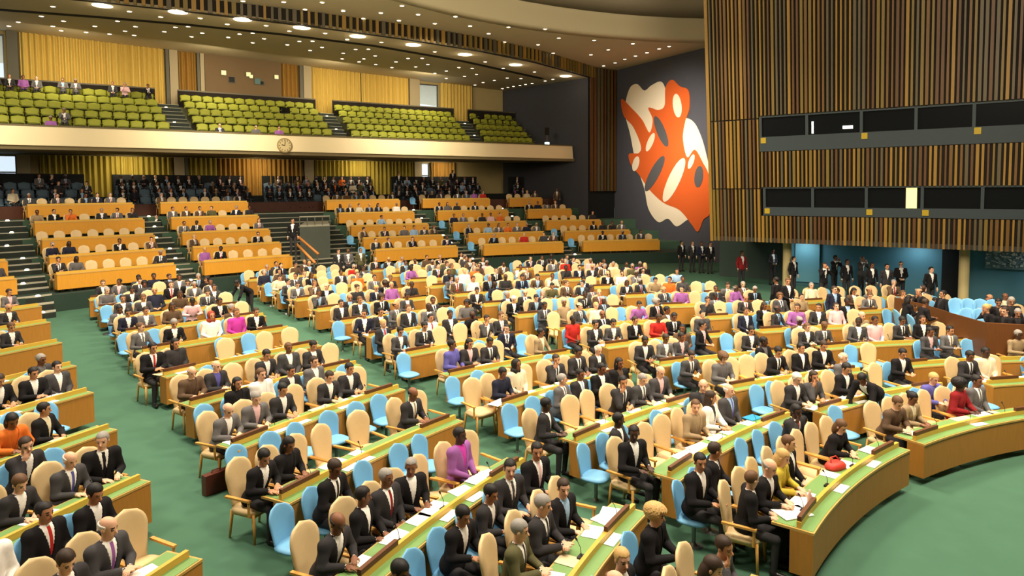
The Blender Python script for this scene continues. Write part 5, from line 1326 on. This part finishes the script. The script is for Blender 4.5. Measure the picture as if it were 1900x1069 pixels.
blob([(1154, 184), (1172, 200), (1192, 222), (1206, 246), (1212, 222), (1204, 200), (1222, 204), (1234, 196), (1236, 162), (1248, 148), (1262, 160), (1278, 168), (1280, 200), (1272, 226), (1268, 258), (1276, 292), (1290, 278), (1304, 300), (1317, 330), (1319, 392), (1306, 408), (1296, 430), (1284, 416), (1262, 390), (1232, 376), (1206, 352), (1188, 326), (1172, 306), (1168, 286), (1186, 284), (1190, 270), (1176, 236), (1158, 214)], OR_, 'orange_shape', .05)
for i, (cx, cy, rx, ry, an, m) in enumerate(((1228, 244, 9, 30, .35, GRY), (1216, 322, 11, 36, -.45, GRY), (1298, 328, 8, 20, -.1, GRY), (1258, 196, 8, 22, .1, CRM), (1252, 334, 13, 44, -.40, CRM), (1181, 304, 6, 14, -.2, CRM), (1208, 264, 6, 18, -.35, CRM), (1284, 300, 5, 14, -.3, CRM))):
    blob([(cx + rx * math.cos(a) * math.cos(an) - ry * math.sin(a) * math.sin(an) * -1, cy + ry * math.sin(a) * math.cos(an) + rx * math.cos(a) * math.sin(an) * .0) for a in np.linspace(0, 2 * PI, 13)[:-1]], m, 'grey_patch' if m is GRY else 'cream_patch', .07)

# the rest of the hall round the camera
SHELL = mat('hall_wall_plaster', srgb(150, 130, 96), .85, var=.04, scale=1)
C0 = (A_.x, A_.y); C1 = (-21, -9); C2 = (33, -9); C3 = (WE.x, WE.y)
wallseg('wall_left', C1, C0, 0, 16, SHELL, kind='structure'); wallseg('wall_front', C2, C1, 0, 16, SHELL, kind='structure'); wallseg('wall_right_front', (WE.x + 6, WE.y + 1), C2, 0, 16, SHELL, kind='structure')
mb = MB(); P = [[Vector((DC.x + math.cos(a) * R, DC.y + math.sin(a) * R, zm_(DC.x, DC.y) if R > 30 else zm_(DC.x + math.cos(a) * R, DC.y + math.sin(a) * R))) for a in np.linspace(math.radians(196), math.radians(420), 60)] for R in (21.6, 60)]
mb.shell(P, [[v + Vector((0, 0, .12)) for v in r_] for r_ in P], CEIL); mb.build('ceiling_near', kind='structure')

# ------------------------------------------------------------------ small things on the desks
MIC = mat('microphone_black', srgb(28, 26, 26), .4); PLATE = mat('nameplate_brown', srgb(96, 56, 30), .5, var=.1, scale=10); PLT = mat('nameplate_pale', srgb(216, 200, 160), .6)
nmic = 0; sheets = 0; rp = random.Random(21)
for s_ in sorted([s for s in SLOTS if s['kind'] == 'del'], key=lambda s: -s['s']):
    d = s_['d']; arc = d['arc']; u = s_['u']; yaw = arc.yaw(u); lab = f"{ORD[d['r'] + 1]} desk row, {BNAME[d['b']]}"; s_['d'].setdefault('cnt', 0); d['cnt'] += 1; c = ORD[min(d['cnt'], 20)]
    if not 0.02 < u < .98: continue
    if sheets < 290 and rp.random() < .9:
        sheets += 1; P = arc.pt(u + rp.uniform(-.1, .1) / arc.len, -.13, d['zb'] + .692); o = MB(); w, h = rp.choice(((.21, .30), (.30, .21), (.42, .30), (.21, .28))); n = rp.choice((1, 1, 2))
        for q in range(n): o.box((rp.uniform(-.06, .06), 0, .003 + q * .005), (w, min(h, .24), .004), WHITE if rp.random() < .85 else PLT, rz=rp.uniform(-.3, .3))
        o = o.build('paper_sheets'); o.location = P; o.rotation_euler = (0, 0, yaw); tag(o, f"white papers, {c} set placed on the {lab}", 'paper')
    if sheets < 290 and s_['s'] > 85 and rp.random() < .4 and .1 < u < .9:
        sheets += 1; P = arc.pt(u + rp.uniform(-.2, .2) / arc.len, -.41, d['zb'] + .692); o = MB(); o.box((0, 0, .004), (.30, .12, .008), WHITE, rz=rp.uniform(-.1, .1)); o = o.build('paper_sheets'); o.location = P; o.rotation_euler = (0, 0, yaw); tag(o, f"narrow stack of papers beyond the rail, {c} on the {lab}", 'paper')
    if nmic < 140 and s_['s'] > 60 and d['cnt'] % 2 == 0:
        nmic += 1; P = arc.pt(u, -.24, d['zb'] + .690); t = empty('desk_microphone', P, yaw, label=f"small black gooseneck microphone, {c} on the {lab}", cat='microphone')
        b = MB(); b.box((0, 0, .012), (.10, .07, .024), MIC); b.build('base', t); b = MB(); b.tube([(0, 0, .02), (0, -.01, .12), (0, -.05, .19)], [.005, .004, .004], MIC, 6); b.tube([(0, -.05, .19), (0, -.07, .215)], .011, MIC, 8); b.build('stem', t)
for d in DESKS:
    P = d['arc'].pt(.12, -.315, d['zb'] + .765); px, py, zc = project(P)
    if FPX / zc < 40 or not -40 < px < 1940 or d['r'] == 0 and d['b'] == '1': continue
    for j, u in enumerate((.10, .86)):
        w = .34; arc = d['arc']; du = w / arc.len
        b = MB(); base = arc.pt(u, -.315, d['zb'] + .765); strip(b, arc, -.29, -.34, .765, .825, PLATE, n=3, u0=u - du, u1=u + du, zb=d['zb']); strip(b, arc, -.287, -.29, .78, .812, PLT, n=3, u0=u - du * .8, u1=u + du * .8, zb=d['zb'])
        t = rel(b, base).build('name_board'); t.location = base; tag(t, f"brown name board at the {('left', 'right')[j]} end, {ORD[d['r'] + 1]} desk row, {BNAME[d['b']]}", 'name board')
def at_desk(px, py): return at_floor(px, py, .695)
b = MB(); x = cushion(.34, .22, 0, .11, mat('bag_red', srgb(196, 60, 48), .5), r=2.6); b.add(x.v, x.f, x.mats[0]); b.tube([(-.1, 0, .1), (-.06, .04, .16), (.06, .04, .16), (.1, 0, .1)], .01, x.mats[0], 6); o = b.build('handbag', smooth=True); P = at_desk(1550, 868); o.location = (P.x, P.y, P.z - .01); o.rotation_euler = (0, 0, .5); tag(o, 'red leather handbag lying on the front desk at right', 'bag')
P = at_floor(402, 912, 0); t = empty('briefcase', P, 2.5, label='dark brown briefcase standing on the carpet beside a desk end', cat='briefcase'); LB = mat('briefcase_brown', srgb(92, 44, 34), .4)
b = MB(); x = cushion(.12, .40, 0, .0, LB); b.box((0, 0, .16), (.12, .40, .30), LB); b.build('body', t); b = MB(); b.tube([(0, -.07, .31), (0, -.06, .35), (0, .06, .35), (0, .07, .31)], .01, LB, 6); b.build('handle', t)
b = MB(); b.box((0, 0, .008), (.30, .22, .015), mat('folder_blue', srgb(40, 140, 190), .5)); o = b.build('folder'); o.location = at_desk(1396, 776); o.rotation_euler = (0, 0, .6); tag(o, 'bright blue folder on the second-row desk beside a smiling delegate', 'folder')
P = at_desk(1502, 940); b = MB(); b.lathe([(.03, 0), (.032, .14), (.014, .18), (.014, .22)], (0, 0, 0), mat('bottle_pink', srgb(226, 180, 160), .3), 12); o = b.build('bottle', smooth=True); o.location = P; tag(o, 'pinkish bottle on the front desk near its left corner', 'bottle')
P = at_desk(1470, 952); b = MB(); b.box((0, 0, .006), (.42, .30, .01), WHITE, rz=.3); b.box((.2, .28, .006), (.30, .21, .01), WHITE, rz=.8); o = b.build('paper_sheets'); o.location = P; tag(o, 'large white papers on the left end of the front desk', 'paper')

# ------------------------------------------------------------------ chairs and people placed
def stuff_mesh(name, items, label, cat):
    """items: (mesh, loc, rz, {slot: material}) joined into one object"""
    V, F, M = [], [], []; mats = []; off = 0; cache = {}
    for me, loc, rz, mp in items:
        if me.name not in cache:
            v = np.empty(len(me.vertices) * 3, np.float32); me.vertices.foreach_get('co', v); nl = len(me.loops); li = np.empty(nl, np.int32); me.loops.foreach_get('vertex_index', li)
            ls = np.empty(len(me.polygons), np.int32); me.polygons.foreach_get('loop_total', ls); mi = np.empty(len(me.polygons), np.int32); me.polygons.foreach_get('material_index', mi); cache[me.name] = (v.reshape(-1, 3), li, ls, mi)
        v, li, ls, mi = cache[me.name]; c, s = math.cos(rz), math.sin(rz); R = np.array([[c, -s, 0], [s, c, 0], [0, 0, 1]])
        V.append(v @ R.T * S_ + np.array(loc)); F.append((li + off, ls)); off += len(v)
        lut = []
        for k in range(len(me.materials)):
            m = mp[k] if mp else me.materials[k]
            if m not in mats: mats.append(m)
            lut.append(mats.index(m))
        M.append(np.array(lut)[mi])
    me = bpy.data.meshes.new(name); V = np.concatenate(V).astype(np.float32); L = np.concatenate([f[0] for f in F]); T = np.concatenate([f[1] for f in F]); M = np.concatenate(M)
    me.vertices.add(len(V)); me.vertices.foreach_set('co', V.ravel()); me.loops.add(len(L)); me.loops.foreach_set('vertex_index', L.astype(np.int32)); me.polygons.add(len(T))
    me.polygons.foreach_set('loop_start', (np.cumsum(T) - T).astype(np.int32)); me.polygons.foreach_set('material_index', M.astype(np.int32)); me.polygons.foreach_set('use_smooth', np.ones(len(T), bool))
    for m in mats: me.materials.append(m)
    me.update(calc_edges=True); o = bpy.data.objects.new(name, me); COL.objects.link(o); tag(o, label, cat, kind='stuff'); return o
for kind in ('beige', 'blue'):
    L = sorted([c for c in CHAIRS if c[0] == kind], key=lambda c: -c[1]['s'])
    for kd, s, n, row in L[:298]:
        lab = f"{'beige high-backed' if kd == 'beige' else 'light blue low-backed'} chair, {ORD[min(n, 20)] if n else 'standing'} from left, {row}" if n else f"light blue chair at the end of the {row}"
        chair(kd, s['P'], s['yaw'], lab, s['s'])
    rest = [(BEIGE_M if kind == 'beige' else BLUE_M, tuple(s['P']), s['yaw'], None) for _, s, _, _ in L[298:]]
    if rest: stuff_mesh('distant_chairs', rest, f"small distant {'beige' if kind == 'beige' else 'light blue'} chairs on the back tiers", 'chair')
drop(BEIGE_P); drop(BLUE_P)
ALL = sorted([f for f in FIG + TFIG if project(f['loc'])[2] > 1], key=lambda f: -f['s'])
print('people total', len(ALL), 'near', sum(f['s'] > 78 for f in ALL))
used = set()
for f in ALL[:298]:
    w = f['who']; near = 0 if f['s'] > 78 else 1 if f['s'] > 45 else 2
    hd = {'short': f"{w['hair']} hair", 'bald': f"balding {w['hair']} hair", 'long': f"long {w['hair']} hair", 'curly': f"curly {w['hair']} hair", 'scarf': 'a head wrap', 'bun': f"{w['hair']} hair bun"}[w['style']]
    lab = f.get('full') or f"person, {w['suit']} jacket, {hd}, {f['where']}, {f['row']}"
    person(f['loc'], f['rz'], w['pose'], lab, near, w['skin'], w['suit'], w['shirt'], w['tie'], w['hair'], w['style'], headset=(near == 0 and rng.random() < .12), scale=S_ * rng.uniform(.97, 1.03))
DMI = {}
def matset(w):
    return [mat('skin_' + w['skin'], srgb(*SKINS[w['skin']]), .55), cloth('shirt_' + w['shirt'], SUITS[w['shirt']]), cloth('cloth_' + w['suit'], SUITS[w['suit']]), cloth('cloth_charcoal', SUITS['charcoal']), MATS['shoe_leather'], MATS['eye_dark'], mat('skin_' + w['skin'], (0, 0, 0)), cloth('shirt_' + (w['tie'] or w['shirt']), SUITS[w['tie'] or w['shirt']]), mat('hair_' + w['hair'], srgb(*HAIRS[w['hair']]), .6, var=.3, scale=60)]
items = []
for f in ALL[298:]:
    w = f['who']; st = w['style'] if w['style'] in ('short', 'long') else 'short'; pz = w['pose'] if w['pose'] in STAND else {'write': 'read', 'clasp': 'read', 'back': 'upright'}.get(w['pose'], w['pose'])
    items.append((fig_mesh(pz, .032, st), tuple(f['loc']), f['rz'], matset(w)))
stuff_mesh('distant_audience', items, 'distant audience seated on the back tiers and galleries', 'people')
